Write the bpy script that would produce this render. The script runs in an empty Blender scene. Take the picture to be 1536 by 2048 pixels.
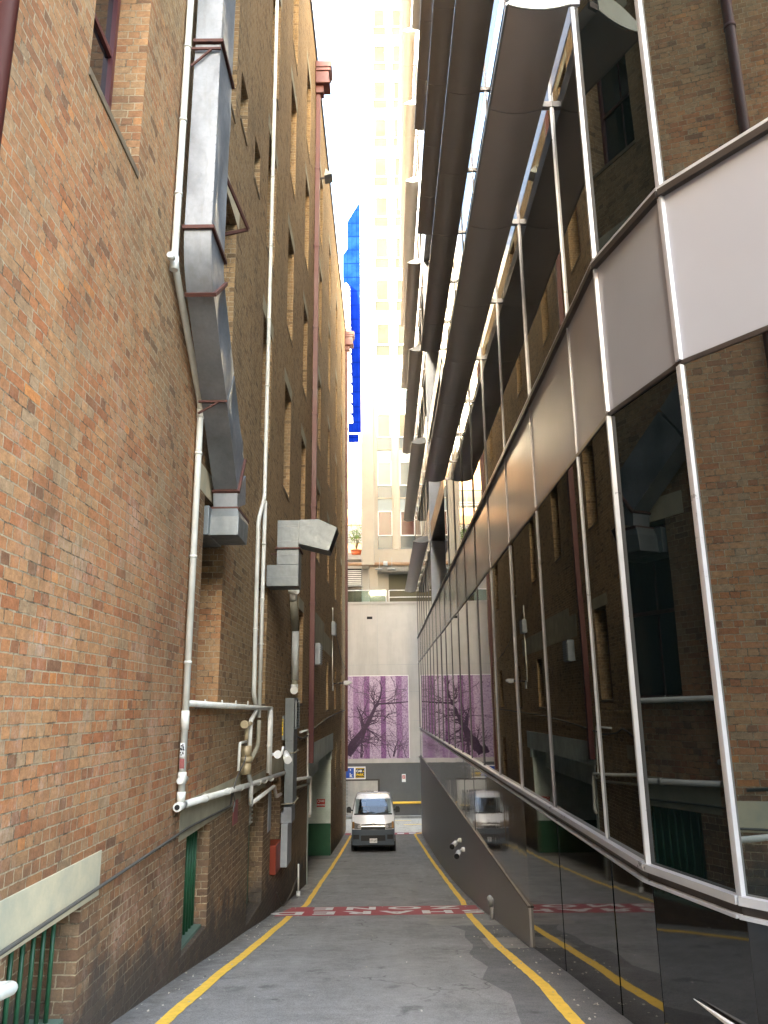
import bpy, bmesh, math, random
from mathutils import Vector, Matrix
random.seed(7)
S = bpy.context.scene
COL = S.collection
R = math.radians

# ------------------------------------------------------------------ ground profile (eye level is z = 0)
GY = [-60, -2, 2, 5, 6.94, 9.25, 11.2, 13.6, 15.3, 17.6, 20.5, 23.6, 28, 32.8, 38, 42, 44.5, 120]
GZ = [-1.15, -1.2, -1.72, -2.17, -2.45, -2.79, -3.1, -3.46, -3.73, -4.06, -4.44, -4.82, -5.29, -5.73, -6.15, -6.46, -6.62, -6.62]
def gz(y):
    for i in range(len(GY) - 1):
        if y <= GY[i + 1]:
            t = (y - GY[i]) / (GY[i + 1] - GY[i])
            return GZ[i] + t * (GZ[i + 1] - GZ[i])
    return GZ[-1]

# ------------------------------------------------------------------ object helpers
def link(o, parent=None):
    COL.objects.link(o)
    if parent is not None:
        o.parent = parent
        o.matrix_parent_inverse = WM[parent.name].inverted()
        WM[o.name] = Matrix.Identity(4) if o.type != 'EMPTY' else Matrix.Translation(o.location)
    else:
        WM[o.name] = Matrix.Translation(o.location)
    return o
WM = {}
def tag(o, label=None, cat=None, group=None, kind=None):
    if label: o['label'] = label
    if cat: o['category'] = cat
    if group: o['group'] = group
    if kind: o['kind'] = kind
    return o
def thing(name, loc, label, cat, group=None):
    o = bpy.data.objects.new(name, None)
    o.empty_display_size = 0.3
    o.location = loc
    link(o)
    return tag(o, label, cat, group)

class MB:
    """collects faces, builds ONE mesh object"""
    def __init__(s): s.v = []; s.f = []; s.m = []; s.mi = 0; s.sm = []; s.smooth = False
    def face(s, pts):
        n = len(s.v); s.v += [tuple(p) for p in pts]; s.f.append(tuple(range(n, n + len(pts)))); s.m.append(s.mi); s.sm.append(s.smooth)
        return s
    def faces(s, vs, fs):
        n = len(s.v); s.v += [tuple(p) for p in vs]
        for f in fs: s.f.append(tuple(n + i for i in f)); s.m.append(s.mi); s.sm.append(s.smooth)
        return s
    def box(s, x0, x1, y0, y1, z0, z1):
        a = [(x0,y0,z0),(x1,y0,z0),(x1,y1,z0),(x0,y1,z0),(x0,y0,z1),(x1,y0,z1),(x1,y1,z1),(x0,y1,z1)]
        return s.faces(a, [(3,2,1,0),(4,5,6,7),(0,1,5,4),(1,2,6,5),(2,3,7,6),(3,0,4,7)])
    def bar(s, a, b, w, h, up=(0,0,1)):
        a = Vector(a); b = Vector(b); d = (b - a).normalized(); up = Vector(up)
        if abs(d.dot(up)) > .99: up = Vector((1,0,0))
        r = d.cross(up).normalized() * (w / 2); u = r.cross(d).normalized() * (h / 2)
        v = [a-r-u, a+r-u, a+r+u, a-r+u, b-r-u, b+r-u, b+r+u, b-r+u]
        return s.faces(v, [(0,1,2,3),(7,6,5,4),(1,0,4,5),(2,1,5,6),(3,2,6,7),(0,3,7,4)])
    def prism(s, poly, axis, a, b):
        """poly: 2D points; axis 'x': (y,z), 'y': (x,z), 'z': (x,y); extruded from a to b"""
        def P(p, t):
            return (t, p[0], p[1]) if axis == 'x' else ((p[0], t, p[1]) if axis == 'y' else (p[0], p[1], t))
        n = len(poly); vs = [P(p, a) for p in poly] + [P(p, b) for p in poly]
        fs = [tuple(range(n))[::-1], tuple(range(n, 2 * n))] + [(i, (i + 1) % n, n + (i + 1) % n, n + i) for i in range(n)]
        return s.faces(vs, fs)
    def loft(s, rings, caps=True, closed=True):
        n = len(rings[0]); vs = [p for r in rings for p in r]; fs = []
        for k in range(len(rings) - 1):
            for i in range(n if closed else n - 1):
                j = (i + 1) % n
                fs.append((k*n+i, k*n+j, (k+1)*n+j, (k+1)*n+i))
        if caps: fs += [tuple(range(n))[::-1], tuple(range((len(rings)-1)*n, len(rings)*n))]
        return s.faces(vs, fs)
    def tube(s, path, r, seg=12, caps=True):
        path = [Vector(p) for p in path]; sm = s.smooth; rings = []
        rr = r if isinstance(r, (list, tuple)) else [r] * len(path)
        d0 = (path[1] - path[0]).normalized()
        up = Vector((0,0,1)) if abs(d0.z) < .9 else Vector((1,0,0))
        n = d0.cross(up).normalized()
        for i, p in enumerate(path):
            if i == 0: t = d0; k = 1
            elif i == len(path) - 1: t = (path[i] - path[i-1]).normalized(); k = 1
            else:
                a = (path[i] - path[i-1]).normalized(); b = (path[i+1] - path[i]).normalized()
                t = (a + b).normalized(); k = 1
            n = (n - t * n.dot(t)).normalized(); b2 = t.cross(n)
            rings.append([p + (n * math.cos(2*math.pi*j/seg) + b2 * math.sin(2*math.pi*j/seg)) * rr[i] for j in range(seg)])
        s.smooth = True; s.loft(rings, False); s.smooth = sm
        if caps: s.face(rings[0][::-1]); s.face(rings[-1])
        return s
    def cyl(s, a, b, r, seg=16): return s.tube([a, b], r, seg)
    def build(s, name, mats, parent=None, bevel=0, label=None):
        me = bpy.data.meshes.new(name)
        me.from_pydata(s.v, [], s.f)
        for m in (mats if isinstance(mats, (list, tuple)) else [mats]): me.materials.append(m)
        me.polygons.foreach_set('material_index', s.m); me.polygons.foreach_set('use_smooth', s.sm)
        bm = bmesh.new(); bm.from_mesh(me)
        bmesh.ops.remove_doubles(bm, verts=bm.verts, dist=1e-5) if len(s.v) < 20000 else None
        bmesh.ops.recalc_face_normals(bm, faces=bm.faces)
        bm.to_mesh(me); bm.free()
        o = bpy.data.objects.new(name, me)
        if bevel:
            md = o.modifiers.new('bevel', 'BEVEL'); md.width = bevel; md.segments = 2; md.limit_method = 'ANGLE'
        link(o, parent)
        if label: o['label'] = label
        return o
    def split_build(s, name, mats, parent=None, bevel=0):
        """every separate piece becomes an object of its own"""
        par = list(range(len(s.v)))
        def find(i):
            while par[i] != i: par[i] = par[par[i]]; i = par[i]
            return i
        for f in s.f:
            for j in f[1:]: par[find(j)] = find(f[0])
        key = {}
        for i, p in enumerate(s.v):
            k = tuple(round(c, 4) for c in p)
            if k in key: par[find(i)] = find(key[k])
            else: key[k] = i
        groups = {}
        for fi, f in enumerate(s.f): groups.setdefault(find(f[0]), []).append(fi)
        out = []
        for g in groups.values():
            m = MB()
            for fi in g:
                m.mi = s.m[fi]; m.smooth = s.sm[fi]; m.face([s.v[i] for i in s.f[fi]])
            out.append(m.build(name, mats, parent, bevel))
        return out
    def open_build(s, name, mats, parent=None):
        """no normal recalculation: for sheets whose winding is already right"""
        me = bpy.data.meshes.new(name); me.from_pydata(s.v, [], s.f)
        for m in (mats if isinstance(mats, (list, tuple)) else [mats]): me.materials.append(m)
        me.polygons.foreach_set('material_index', s.m); me.polygons.foreach_set('use_smooth', s.sm)
        o = bpy.data.objects.new(name, me); return link(o, parent)
def fillet(path, r=.06, n=4):
    """round the corners of a polyline"""
    P = [Vector(p) for p in path]; out = [P[0]]
    for i in range(1, len(P) - 1):
        a = P[i-1] - P[i]; b = P[i+1] - P[i]; q = min(r, a.length * .45, b.length * .45)
        p0 = P[i] + a.normalized() * q; p1 = P[i] + b.normalized() * q
        for k in range(n + 1):
            t = k / n; out.append(p0 * (1-t)**2 + P[i] * 2*t*(1-t) + p1 * t*t)
    out.append(P[-1]); return out
def text_mesh(body, size, space=1.0, bold=0.0):
    cu = bpy.data.curves.new('lettering', 'FONT'); cu.body = body; cu.size = size; cu.align_x = 'CENTER'; cu.align_y = 'CENTER'
    cu.space_character = space; cu.offset = bold; cu.resolution_u = 4
    ob = bpy.data.objects.new('lettering', cu); COL.objects.link(ob)
    dg = bpy.context.evaluated_depsgraph_get()
    me = bpy.data.meshes.new_from_object(ob.evaluated_get(dg))
    bpy.data.objects.remove(ob); return me
def letters(name, body, size, M, mat, parent, space=1.0, bold=0.0, sx=1.0, sy=1.0):
    me = text_mesh(body, size, space, bold)
    me.transform(M @ Matrix.Diagonal((sx, sy, 1, 1))); me.materials.clear(); me.materials.append(mat)
    for p in me.polygons: p.material_index = 0
    o = bpy.data.objects.new(name, me); return link(o, parent)
def frameM(origin, xdir, ydir):
    x = Vector(xdir).normalized(); y = Vector(ydir).normalized(); z = x.cross(y)
    M = Matrix.Identity(4)
    for i in range(3): M[i][0] = x[i]; M[i][1] = y[i]; M[i][2] = z[i]; M[i][3] = origin[i]
    return M

# ------------------------------------------------------------------ materials
class NT:
    def __init__(s, name):
        s.m = bpy.data.materials.new(name); s.m.use_nodes = True; s.t = s.m.node_tree; s.t.nodes.clear()
        s.out = s.t.nodes.new('ShaderNodeOutputMaterial'); s.b = s.t.nodes.new('ShaderNodeBsdfPrincipled')
        s.t.links.new(s.b.outputs[0], s.out.inputs[0])
        s.co = s.t.nodes.new('ShaderNodeTexCoord').outputs['Object']
    def n(s, typ, **kw):
        nd = s.t.nodes.new(typ)
        for k, v in kw.items(): setattr(nd, k, v)
        return nd
    def l(s, a, b): s.t.links.new(a, b)
    def inp(s, k, v):
        i = s.b.inputs[k]
        if hasattr(v, 'is_output'): s.l(v, i)
        else: i.default_value = (*v, 1) if isinstance(v, tuple) and len(v) == 3 else v
    def noise(s, scale, detail=4, rough=.6, vec=None, stretch=None, dist=0):
        v = vec or s.co
        if stretch:
            mp = s.n('ShaderNodeMapping'); s.l(v, mp.inputs[0]); mp.inputs['Scale'].default_value = stretch; v = mp.outputs[0]
        nd = s.n('ShaderNodeTexNoise'); s.l(v, nd.inputs['Vector']); nd.inputs['Scale'].default_value = scale
        nd.inputs['Detail'].default_value = detail; nd.inputs['Roughness'].default_value = rough; nd.inputs['Distortion'].default_value = dist
        return nd.outputs['Fac']
    def ramp(s, fac, stops, interp='LINEAR'):
        nd = s.n('ShaderNodeValToRGB'); s.l(fac, nd.inputs[0]); cr = nd.color_ramp; cr.interpolation = interp
        while len(cr.elements) < len(stops): cr.elements.new(.5)
        for e, (p, c) in zip(cr.elements, stops):
            e.position = p; e.color = (*c, 1) if isinstance(c, tuple) else (c, c, c, 1)
        return nd.outputs[0]
    def mix(s, fac, a, b, blend='MIX'):
        nd = s.n('ShaderNodeMix', data_type='RGBA', blend_type=blend)
        for i, v in ((0, fac), (6, a), (7, b)):
            if hasattr(v, 'is_output'): s.l(v, nd.inputs[i])
            else: nd.inputs[i].default_value = (*v, 1) if isinstance(v, tuple) else v
        return nd.outputs[2]
    def math(s, op, a, b=0.0, clamp=False):
        nd = s.n('ShaderNodeMath', operation=op, use_clamp=clamp)
        for i, v in ((0, a), (1, b)):
            if hasattr(v, 'is_output'): s.l(v, nd.inputs[i])
            else: nd.inputs[i].default_value = v
        return nd.outputs[0]
    def bump(s, h, strength=.3, dist=.01, normal=None):
        nd = s.n('ShaderNodeBump'); s.l(h, nd.inputs['Height']); nd.inputs['Strength'].default_value = strength; nd.inputs['Distance'].default_value = dist
        if normal is not None: s.l(normal, nd.inputs['Normal'])
        s.l(nd.outputs[0], s.b.inputs['Normal']); return nd.outputs[0]
    def xyz(s, v=None):
        nd = s.n('ShaderNodeSeparateXYZ'); s.l(v or s.co, nd.inputs[0]); return nd.outputs
def mk(name, c1, c2=None, scale=6, rough=.7, metal=0, bump=.0, bscale=60, bdist=.005, stretch=None, spec=.5, dirt=0, dirtc=(.05,.045,.04), dscale=1.2, dstretch=(1,1,.25), coat=0, rvar=.1):
    s = NT(name); c2 = c2 or tuple(x * .8 for x in c1)
    f = s.noise(scale, 5, .6, stretch=stretch)
    c = s.ramp(f, [(.3, c2), (.7, c1)])
    if dirt:
        d = s.noise(dscale, 6, .65, stretch=dstretch)
        c = s.mix(s.ramp(d, [(.45, 0.0), (.75, dirt)]), c, dirtc)
    s.inp('Base Color', c); s.inp('Metallic', metal); s.inp('Specular IOR Level', spec)
    s.inp('Roughness', s.ramp(f, [(.2, max(0, rough - rvar)), (.8, min(1, rough + rvar))]))
    if coat: s.inp('Coat Weight', coat); s.inp('Coat Roughness', .05)
    if bump: s.bump(s.noise(bscale, 4, .6), bump, bdist)
    return s.m

def brick_coords(s):
    """wall coordinates: along the wall / up, for faces turned to x or to y"""
    geo = s.n('ShaderNodeNewGeometry'); nx = s.xyz(geo.outputs['True Normal'])
    p = s.xyz(); side = s.math('GREATER_THAN', s.math('ABSOLUTE', nx[1]), .6)
    flat = s.math('GREATER_THAN', s.math('ABSOLUTE', nx[2]), .6)
    u = s.math('ADD', s.math('MULTIPLY', p[1], s.math('SUBTRACT', 1.0, side)), s.math('MULTIPLY', s.math('ADD', p[0], .03), side))
    v = s.math('ADD', s.math('MULTIPLY', p[2], s.math('SUBTRACT', 1.0, flat)), s.math('MULTIPLY', p[0], flat))
    # wobble of the joints
    w = s.n('ShaderNodeTexNoise'); s.l(s.co, w.inputs['Vector']); w.inputs['Scale'].default_value = 8; w.inputs['Detail'].default_value = 6; w.inputs['Roughness'].default_value = .7
    ws = s.xyz(w.outputs['Color'])
    u = s.math('ADD', u, s.math('MULTIPLY', s.math('SUBTRACT', ws[0], .5), .034))
    v = s.math('ADD', v, s.math('MULTIPLY', s.math('SUBTRACT', ws[1], .5), .022))
    cx = s.n('ShaderNodeCombineXYZ'); s.l(u, cx.inputs[0]); s.l(v, cx.inputs[1])
    return cx.outputs[0], u, v
def brick_node(s, vec, mortar=.006):
    b = s.n('ShaderNodeTexBrick'); s.l(vec, b.inputs['Vector']); b.offset = .5; b.offset_frequency = 2; b.squash = .5; b.squash_frequency = 2
    b.inputs['Color1'].default_value = (0,0,0,1); b.inputs['Color2'].default_value = (1,1,1,1); b.inputs['Mortar'].default_value = (.5,.5,.5,1)
    b.inputs['Scale'].default_value = 1; b.inputs['Mortar Size'].default_value = mortar; b.inputs['Mortar Smooth'].default_value = .25
    b.inputs['Bias'].default_value = 0; b.inputs['Brick Width'].default_value = .236; b.inputs['Row Height'].default_value = .084
    return b
def m_brick():
    s = NT('old_brick'); vec, u, v = brick_coords(s); b = brick_node(s, vec)
    tint = s.n('ShaderNodeRGBToBW'); s.l(b.outputs['Color'], tint.inputs[0]); t = tint.outputs[0]
    red = s.ramp(t, [(.0, (.23,.115,.062)), (.08, (.38,.14,.06)), (.3, (.46,.19,.078)), (.55, (.43,.205,.092)), (.78, (.48,.245,.11)), (.92, (.39,.25,.14)), (1, (.57,.22,.07))])
    tan = s.ramp(t, [(.0, (.17,.11,.058)), (.12, (.27,.165,.08)), (.4, (.325,.205,.098)), (.65, (.35,.225,.112)), (.85, (.30,.20,.105)), (1, (.40,.25,.12))])
    p = s.xyz()
    # brick colour runs from redder close by to tan further along and higher up
    g = s.math('ADD', s.math('MULTIPLY', s.math('SUBTRACT', p[1], 6.5), .16), s.math('MULTIPLY', s.math('SUBTRACT', p[2], 1.0), .10))
    g = s.math('ADD', g, s.math('MULTIPLY', s.math('SUBTRACT', s.noise(.5, 4, .6), .5), 2.2))
    c = s.mix(s.ramp(g, [(.0, 0.0), (.9, 1.0)]), red, tan)
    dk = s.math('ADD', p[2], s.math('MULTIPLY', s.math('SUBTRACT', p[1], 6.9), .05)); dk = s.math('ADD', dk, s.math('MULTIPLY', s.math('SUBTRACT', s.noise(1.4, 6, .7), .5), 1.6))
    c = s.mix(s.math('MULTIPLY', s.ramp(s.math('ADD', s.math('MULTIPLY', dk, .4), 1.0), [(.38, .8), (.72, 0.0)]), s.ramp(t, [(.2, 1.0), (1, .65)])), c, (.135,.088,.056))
    # blotches and grain inside the bricks
    c = s.mix(.75, c, s.ramp(s.noise(13, 7, .78, stretch=(1, 1, 1.5)), [(.28, .26), (.5, .5), (.72, .72)]), 'OVERLAY')
    c = s.mix(.55, c, s.ramp(s.noise(55, 5, .8), [(.25, .3), (.75, .72)]), 'OVERLAY')
    c = s.mix(s.ramp(s.noise(26, 5, .85), [(.64, 0.0), (.70, .75)]), c, (.10,.06,.04))      # pits and chips
    # broad weathering: brown soot drifts, salmon scrubbed patches, lime bloom
    big = s.noise(.55, 7, .68, stretch=(1, 1, .6)); c = s.mix(s.ramp(big, [(.32, .42), (.54, 0.0)]), c, (.15,.11,.07))
    scr = s.ramp(s.noise(.85, 5, .65, stretch=(1, 1, .8)), [(.52, 0.0), (.66, .42)])
    low = s.ramp(s.math('MULTIPLY', s.math('SUBTRACT', 4.5, p[2]), .2), [(.1, 0.1), (.6, 1.0)]); near = s.ramp(s.math('MULTIPLY', s.math('SUBTRACT', 11.0, p[1]), .2), [(.1, 0.0), (.6, 1.0)])
    c = s.mix(s.math('MULTIPLY', scr, s.math('MULTIPLY', low, near)), c, (.52,.23,.11))
    wash = s.math('MULTIPLY', s.ramp(s.noise(1.7, 7, .75, stretch=(1,1,.8)), [(.52, 0.0), (.66, .6)]), s.ramp(s.noise(30, 6, .85, stretch=(1, 1, .5)), [(.44, 0.0), (.60, 1.0)]))
    c = s.mix(s.math('MULTIPLY', wash, s.math('MULTIPLY', low, near)), c, (.66,.48,.38))
    mort = s.ramp(s.noise(14, 5, .7), [(.3, (.36,.27,.165)), (.7, (.56,.44,.285))])
    gone = s.ramp(s.noise(4.2, 7, .8), [(.50, 0.0), (.60, .9)])
    mort = s.mix(gone, mort, (.085,.06,.04))
    # the joint line wanders in width
    f = s.math('MULTIPLY', b.outputs['Fac'], s.ramp(s.noise(19, 5, .8), [(.28, .45), (.5, 1.0)]))
    c = s.mix(f, c, mort)
    smear = s.math('MULTIPLY', s.ramp(s.noise(7, 6, .8), [(.60, 0.0), (.70, .55)]), s.ramp(s.noise(1.1, 3), [(.45, 0.0), (.6, 1.0)])); c = s.mix(smear, c, (.50,.40,.26))
    # bitumen-dark splash course low down by the road, patchy
    ca = s.math('ADD', s.math('MULTIPLY', s.math('ADD', p[2], s.math('MULTIPLY', s.math('SUBTRACT', p[1], 6.9), .125)), 1.0), 2.45)
    gr = s.math('ADD', ca, s.math('MULTIPLY', s.math('SUBTRACT', s.noise(2.2, 6, .65), .5), 1.3))
    c = s.mix(s.ramp(gr, [(.25, .78), (.62, 0.0)]), c, (.06,.057,.052))
    # vertical run-off streaks
    st = s.math('MULTIPLY', s.ramp(s.noise(2.6, 6, .75, stretch=(1, 1, .09)), [(.50, 0.0), (.70, .6)]), s.ramp(s.noise(.4, 3), [(.4, 0.0), (.6, 1.0)]))
    c = s.mix(st, c, (.13,.095,.055))
    s.inp('Base Color', c); s.inp('Roughness', .9); s.inp('Specular IOR Level', .2)
    h = s.math('SUBTRACT', s.math('SUBTRACT', 1.0, f), s.math('MULTIPLY', s.math('MULTIPLY', gone, b.outputs['Fac']), .8))
    h = s.math('ADD', h, s.math('MULTIPLY', s.noise(48, 6, .75), .75)); h = s.math('ADD', h, s.math('MULTIPLY', t, .5))
    s.bump(h, .9, .011); return s.m
def m_painted_brick(name, c):
    s = NT(name); vec, u, v = brick_coords(s); b = brick_node(s, vec, .004)
    d = s.noise(3, 6, .65)
    col = s.ramp(d, [(.3, tuple(x * .78 for x in c)), (.7, c)])
    s.inp('Base Color', s.mix(s.math('MULTIPLY', b.outputs['Fac'], .35), col, tuple(x * .6 for x in c))); s.inp('Roughness', .6)
    s.bump(s.math('SUBTRACT', 1.0, b.outputs['Fac']), .6, .006); return s.m
def m_asphalt(name, base, lift=.0):
    s = NT(name); a, b_ = base
    f = s.noise(1.1, 7, .7); c = s.ramp(f, [(.3, a), (.7, b_)])
    sp = s.n('ShaderNodeTexVoronoi'); s.l(s.co, sp.inputs['Vector']); sp.inputs['Scale'].default_value = 130
    bw = s.n('ShaderNodeRGBToBW'); s.l(sp.outputs['Color'], bw.inputs[0])
    c = s.mix(.55, c, s.ramp(bw.outputs[0], [(.2, .3), (.8, .72)]), 'OVERLAY')
    c = s.mix(.45, c, s.ramp(s.noise(7, 5, .7), [(.3, .34), (.7, .66)]), 'OVERLAY')
    # wheel-worn lanes down the alley, oil spots
    wear = s.noise(.9, 4, .6, stretch=(1.6, .16, 1)); c = s.mix(s.ramp(wear, [(.5, 0.0), (.7, .35)]), c, tuple(x * 1.35 for x in b_))
    wv = s.n('ShaderNodeTexNoise'); s.l(s.co, wv.inputs['Vector']); wv.inputs['Scale'].default_value = 2.2; wv.inputs['Detail'].default_value = 6
    av = s.n('ShaderNodeVectorMath', operation='SCALE'); s.l(wv.outputs['Color'], av.inputs[0]); av.inputs['Scale'].default_value = .55
    aw = s.n('ShaderNodeVectorMath', operation='ADD'); s.l(s.co, aw.inputs[0]); s.l(av.outputs[0], aw.inputs[1])
    ck_ = s.n('ShaderNodeTexVoronoi', feature='DISTANCE_TO_EDGE'); s.l(aw.outputs[0], ck_.inputs['Vector']); ck_.inputs['Scale'].default_value = .55
    cm = s.math('MULTIPLY', s.ramp(ck_.outputs['Distance'], [(.0, 1.0), (.006, 0.0)]), s.ramp(s.noise(.7, 3), [(.5, 0.0), (.58, .7)])); c = s.mix(cm, c, (.035,.034,.032))
    oil = s.ramp(s.noise(2.3, 4, .6), [(.63, 0.0), (.72, .5)]); c = s.mix(oil, c, (.03,.03,.03))
    if name == 'asphalt':
        px_ = s.math('ABSOLUTE', s.math('ADD', s.xyz()[0], .15)); gut = s.math('ADD', px_, s.math('MULTIPLY', s.math('SUBTRACT', s.noise(3, 6, .7), .5), .9))
        c = s.mix(s.math('MULTIPLY', s.ramp(s.math('SUBTRACT', gut, 1.0), [(.75, 0.0), (1.0, .65)]), s.ramp(s.noise(9, 6, .8), [(.35, .2), (.6, 1.0)])), c, (.075,.068,.058))
        dust = s.ramp(s.noise(60, 4, .9), [(.66, 0.0), (.72, .5)]); c = s.mix(s.math('MULTIPLY', dust, s.ramp(s.math('SUBTRACT', gut, 1.0), [(.5, 0.0), (.9, 1.0)])), c, (.42,.38,.31))
    s.inp('Base Color', c); s.inp('Roughness', .85); s.inp('Specular IOR Level', .3)
    s.bump(s.math('ADD', sp.outputs['Distance'], s.noise(40, 4)), .45, .006); return s.m
def m_paint_road(name, c):
    s = NT(name); f = s.noise(9, 6, .7)
    w = s.ramp(s.noise(16, 6, .8), [(.58, 0.0), (.72, .8)])
    s.inp('Base Color', s.mix(w, s.ramp(f, [(.3, tuple(x*.78 for x in c)), (.7, c)]), (.09,.09,.088))); s.inp('Roughness', .7)
    s.bump(s.noise(110, 3), .3, .004); return s.m
def m_mirror_glass(name='tinted_glass', ior=2.8):
    s = NT(name); s.inp('Base Color', (.004,.008,.009)); s.inp('Roughness', .012); s.inp('IOR', ior); s.inp('Specular IOR Level', .5)
    s.inp('Specular Tint', (.95,.93,.86))
    h = s.noise(.95, 1, .4, stretch=(1, 1, .8))
    s.bump(h, .2, .006); return s.m
def m_polished(name, c, rough, ior, metal=0, wav=.05):
    s = NT(name); f = s.noise(90, 5, .7)
    s.inp('Base Color', s.ramp(f, [(.3, tuple(x*.6 for x in c)), (.75, c)])); s.inp('Roughness', rough); s.inp('IOR', ior); s.inp('Metallic', metal)
    s.bump(s.noise(1.2, 2), wav, .02); return s.m
def m_galv(name, c1, c2):
    s = NT(name); v = s.n('ShaderNodeTexVoronoi'); s.l(s.co, v.inputs['Vector']); v.inputs['Scale'].default_value = 34
    bw = s.n('ShaderNodeRGBToBW'); s.l(v.outputs['Color'], bw.inputs[0])
    c = s.mix(.13, s.ramp(s.noise(2.2, 6, .7, stretch=(1,1,.5)), [(.3, c2), (.7, c1)]), s.ramp(bw.outputs[0], [(.2, .4), (.8, .62)]), 'OVERLAY')
    st = s.ramp(s.noise(5, 6, .7, stretch=(1,1,.12)), [(.56, 0.0), (.75, .4)]); c = s.mix(st, c, (.16,.14,.11))
    s.inp('Base Color', c); s.inp('Metallic', .45); s.inp('Roughness', s.ramp(s.noise(8, 4), [(.3, .36), (.7, .55)]))
    s.bump(s.noise(2.0, 3), .35, .05); return s.m
def m_mural():
    s = NT('mural_print'); p = s.xyz()
    # tall colour strips, printed foliage speckle
    su = s.math('MULTIPLY', s.math('ADD', p[0], 2.45), 1/3.95)
    strip = s.ramp(su, [(0, .2), (.106, .75), (.19, .5), (.28, .95), (.37, .1), (.55, 1.0), (.63, .05), (.80, .85), (.89, .42)], 'CONSTANT')
    fo = s.noise(11, 8, .8); fine = s.noise(34, 6, .85, dist=.6)
    pale = s.ramp(fo, [(.36, (.20,.11,.22)), (.48, (.46,.35,.47)), (.66, (.64,.56,.64))])
    deep = s.ramp(fo, [(.34, (.07,.02,.085)), (.5, (.20,.075,.215)), (.7, (.34,.17,.36))])
    c = s.mix(strip, pale, deep)
    low = s.ramp(s.math('MULTIPLY', s.math('ADD', p[2], 3.2), .2), [(.0, .9), (.25, .45), (1, .25)])
    c = s.mix(s.math('MULTIPLY', s.ramp(fine, [(.50, 0.0), (.58, .85)]), low), c, (.05,.015,.065))
    s.inp('Base Color', c); s.inp('Roughness', .5); return s.m

M = {}
M['brick'] = m_brick()
M['pbrick_w'] = m_painted_brick('painted_brick_pale', (.62,.68,.60)); M['pbrick_g'] = m_painted_brick('painted_brick_green', (.012,.085,.035))
M['asphalt'] = m_asphalt('asphalt', ((.175,.173,.166), (.27,.265,.255))); M['asphalt_dark'] = m_asphalt('asphalt_patch', ((.105,.105,.105), (.165,.163,.16)))
M['street'] = m_asphalt('street_asphalt', ((.36,.325,.265), (.45,.41,.34)))
M['concrete'] = mk('concrete_patch', (.30,.29,.26), (.20,.195,.18), 5, .85, bump=.3, bscale=50, dirt=.5)
M['yellow'] = m_paint_road('yellow_road_paint', (.95,.60,.075)); M['redband'] = m_paint_road('red_road_paint', (.36,.05,.06)); M['whiteroad'] = m_paint_road('white_road_paint', (.72,.70,.66))
M['render'] = mk('cement_render', (.42,.37,.25), (.30,.265,.175), 3, .85, bump=.35, bscale=35, dirt=.6, dirtc=(.12,.11,.075))
M['lintel_pale'] = mk('pale_concrete', (.66,.55,.36), (.52,.45,.30), 2.2, .8, bump=.25, bscale=45, dirt=.55, dirtc=(.27,.29,.24), dscale=2.4, dstretch=(1,1,1))
M['gar_lintel'] = mk('painted_concrete', (.50,.55,.50), (.36,.40,.36), 3, .75, bump=.2, dirt=.4)
M['sill'] = mk('brick_sill', (.22,.155,.09), (.14,.10,.06), 9, .85, bump=.3)
M['glassdark'] = mk('window_glass', (.012,.014,.016), None, 2, .06, spec=.8, rvar=.02)
M['maroon'] = mk('maroon_paint', (.11,.03,.03), None, 8, .45); M['cream'] = mk('cream_paint', (.62,.56,.40), None, 4, .5, dirt=.3)
M['redpipe'] = mk('red_oxide_paint', (.095,.020,.015), (.08,.017,.013), 2, .5, dirt=.3, dirtc=(.15,.055,.04)); M['rust'] = mk('rusty_steel', (.115,.04,.028), (.07,.028,.02), 14, .7, metal=.2, bump=.2)
M['pvc'] = mk('white_pvc', (.76,.75,.68), (.62,.60,.52), 3, .42, dirt=.38, dirtc=(.34,.30,.22), dscale=2.5); M['pvcgrey'] = mk('weathered_pipe', (.34,.31,.22), (.25,.22,.15), 5, .6)
M['galv'] = m_galv('galvanised_duct', (.29,.30,.315), (.20,.212,.222)); M['galv2'] = m_galv('galvanised_box', (.20,.215,.213), (.15,.163,.163))
M['greypaint'] = mk('grey_paint', (.30,.325,.33), (.24,.26,.265), 5, .5, dirt=.3)
M['green'] = mk('green_paint', (.02,.105,.045), (.014,.07,.03), 12, .45, dirt=.3); M['greensill'] = mk('green_ledge', (.13,.19,.14), None, 7, .7)
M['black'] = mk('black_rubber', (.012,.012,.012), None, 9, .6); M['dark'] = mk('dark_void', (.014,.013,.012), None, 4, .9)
M['cable'] = mk('grey_cable', (.10,.09,.075), None, 6, .7)
M['flash'] = mk('roof_flashing', (.045,.045,.065), None, 3, .5)
M['glass'] = m_mirror_glass(); M['glassclear'] = m_mirror_glass('clear_tinted_glass', 1.62)
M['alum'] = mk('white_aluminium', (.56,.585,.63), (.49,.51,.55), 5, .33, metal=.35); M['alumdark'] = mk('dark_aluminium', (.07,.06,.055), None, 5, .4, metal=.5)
def m_spandrel():
    s = NT('satin_panel'); f = s.noise(1.2, 3, .5)
    s.inp('Base Color', s.ramp(f, [(.3, (.34,.36,.41)), (.7, (.365,.385,.435))])); s.inp('Metallic', .1); s.inp('Roughness', .36)
    s.inp('Roughness', s.ramp(s.noise(140, 2, .5, stretch=(1,1,.02)), [(.3, .17), (.7, .23)])); s.inp('IOR', 1.8); return s.m
M['spandrel'] = m_spandrel()
M['blade'] = mk('bronze_metal', (.42,.385,.35), (.37,.34,.31), 1.4, .33, metal=.18, rvar=.05); M['bladeedge'] = mk('blade_edge', (.35,.34,.31), None, 4, .35, metal=.6)
M['mullfar'] = mk('dark_far_aluminium', (.085,.08,.085), None, 5, .4, metal=.2)
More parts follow.
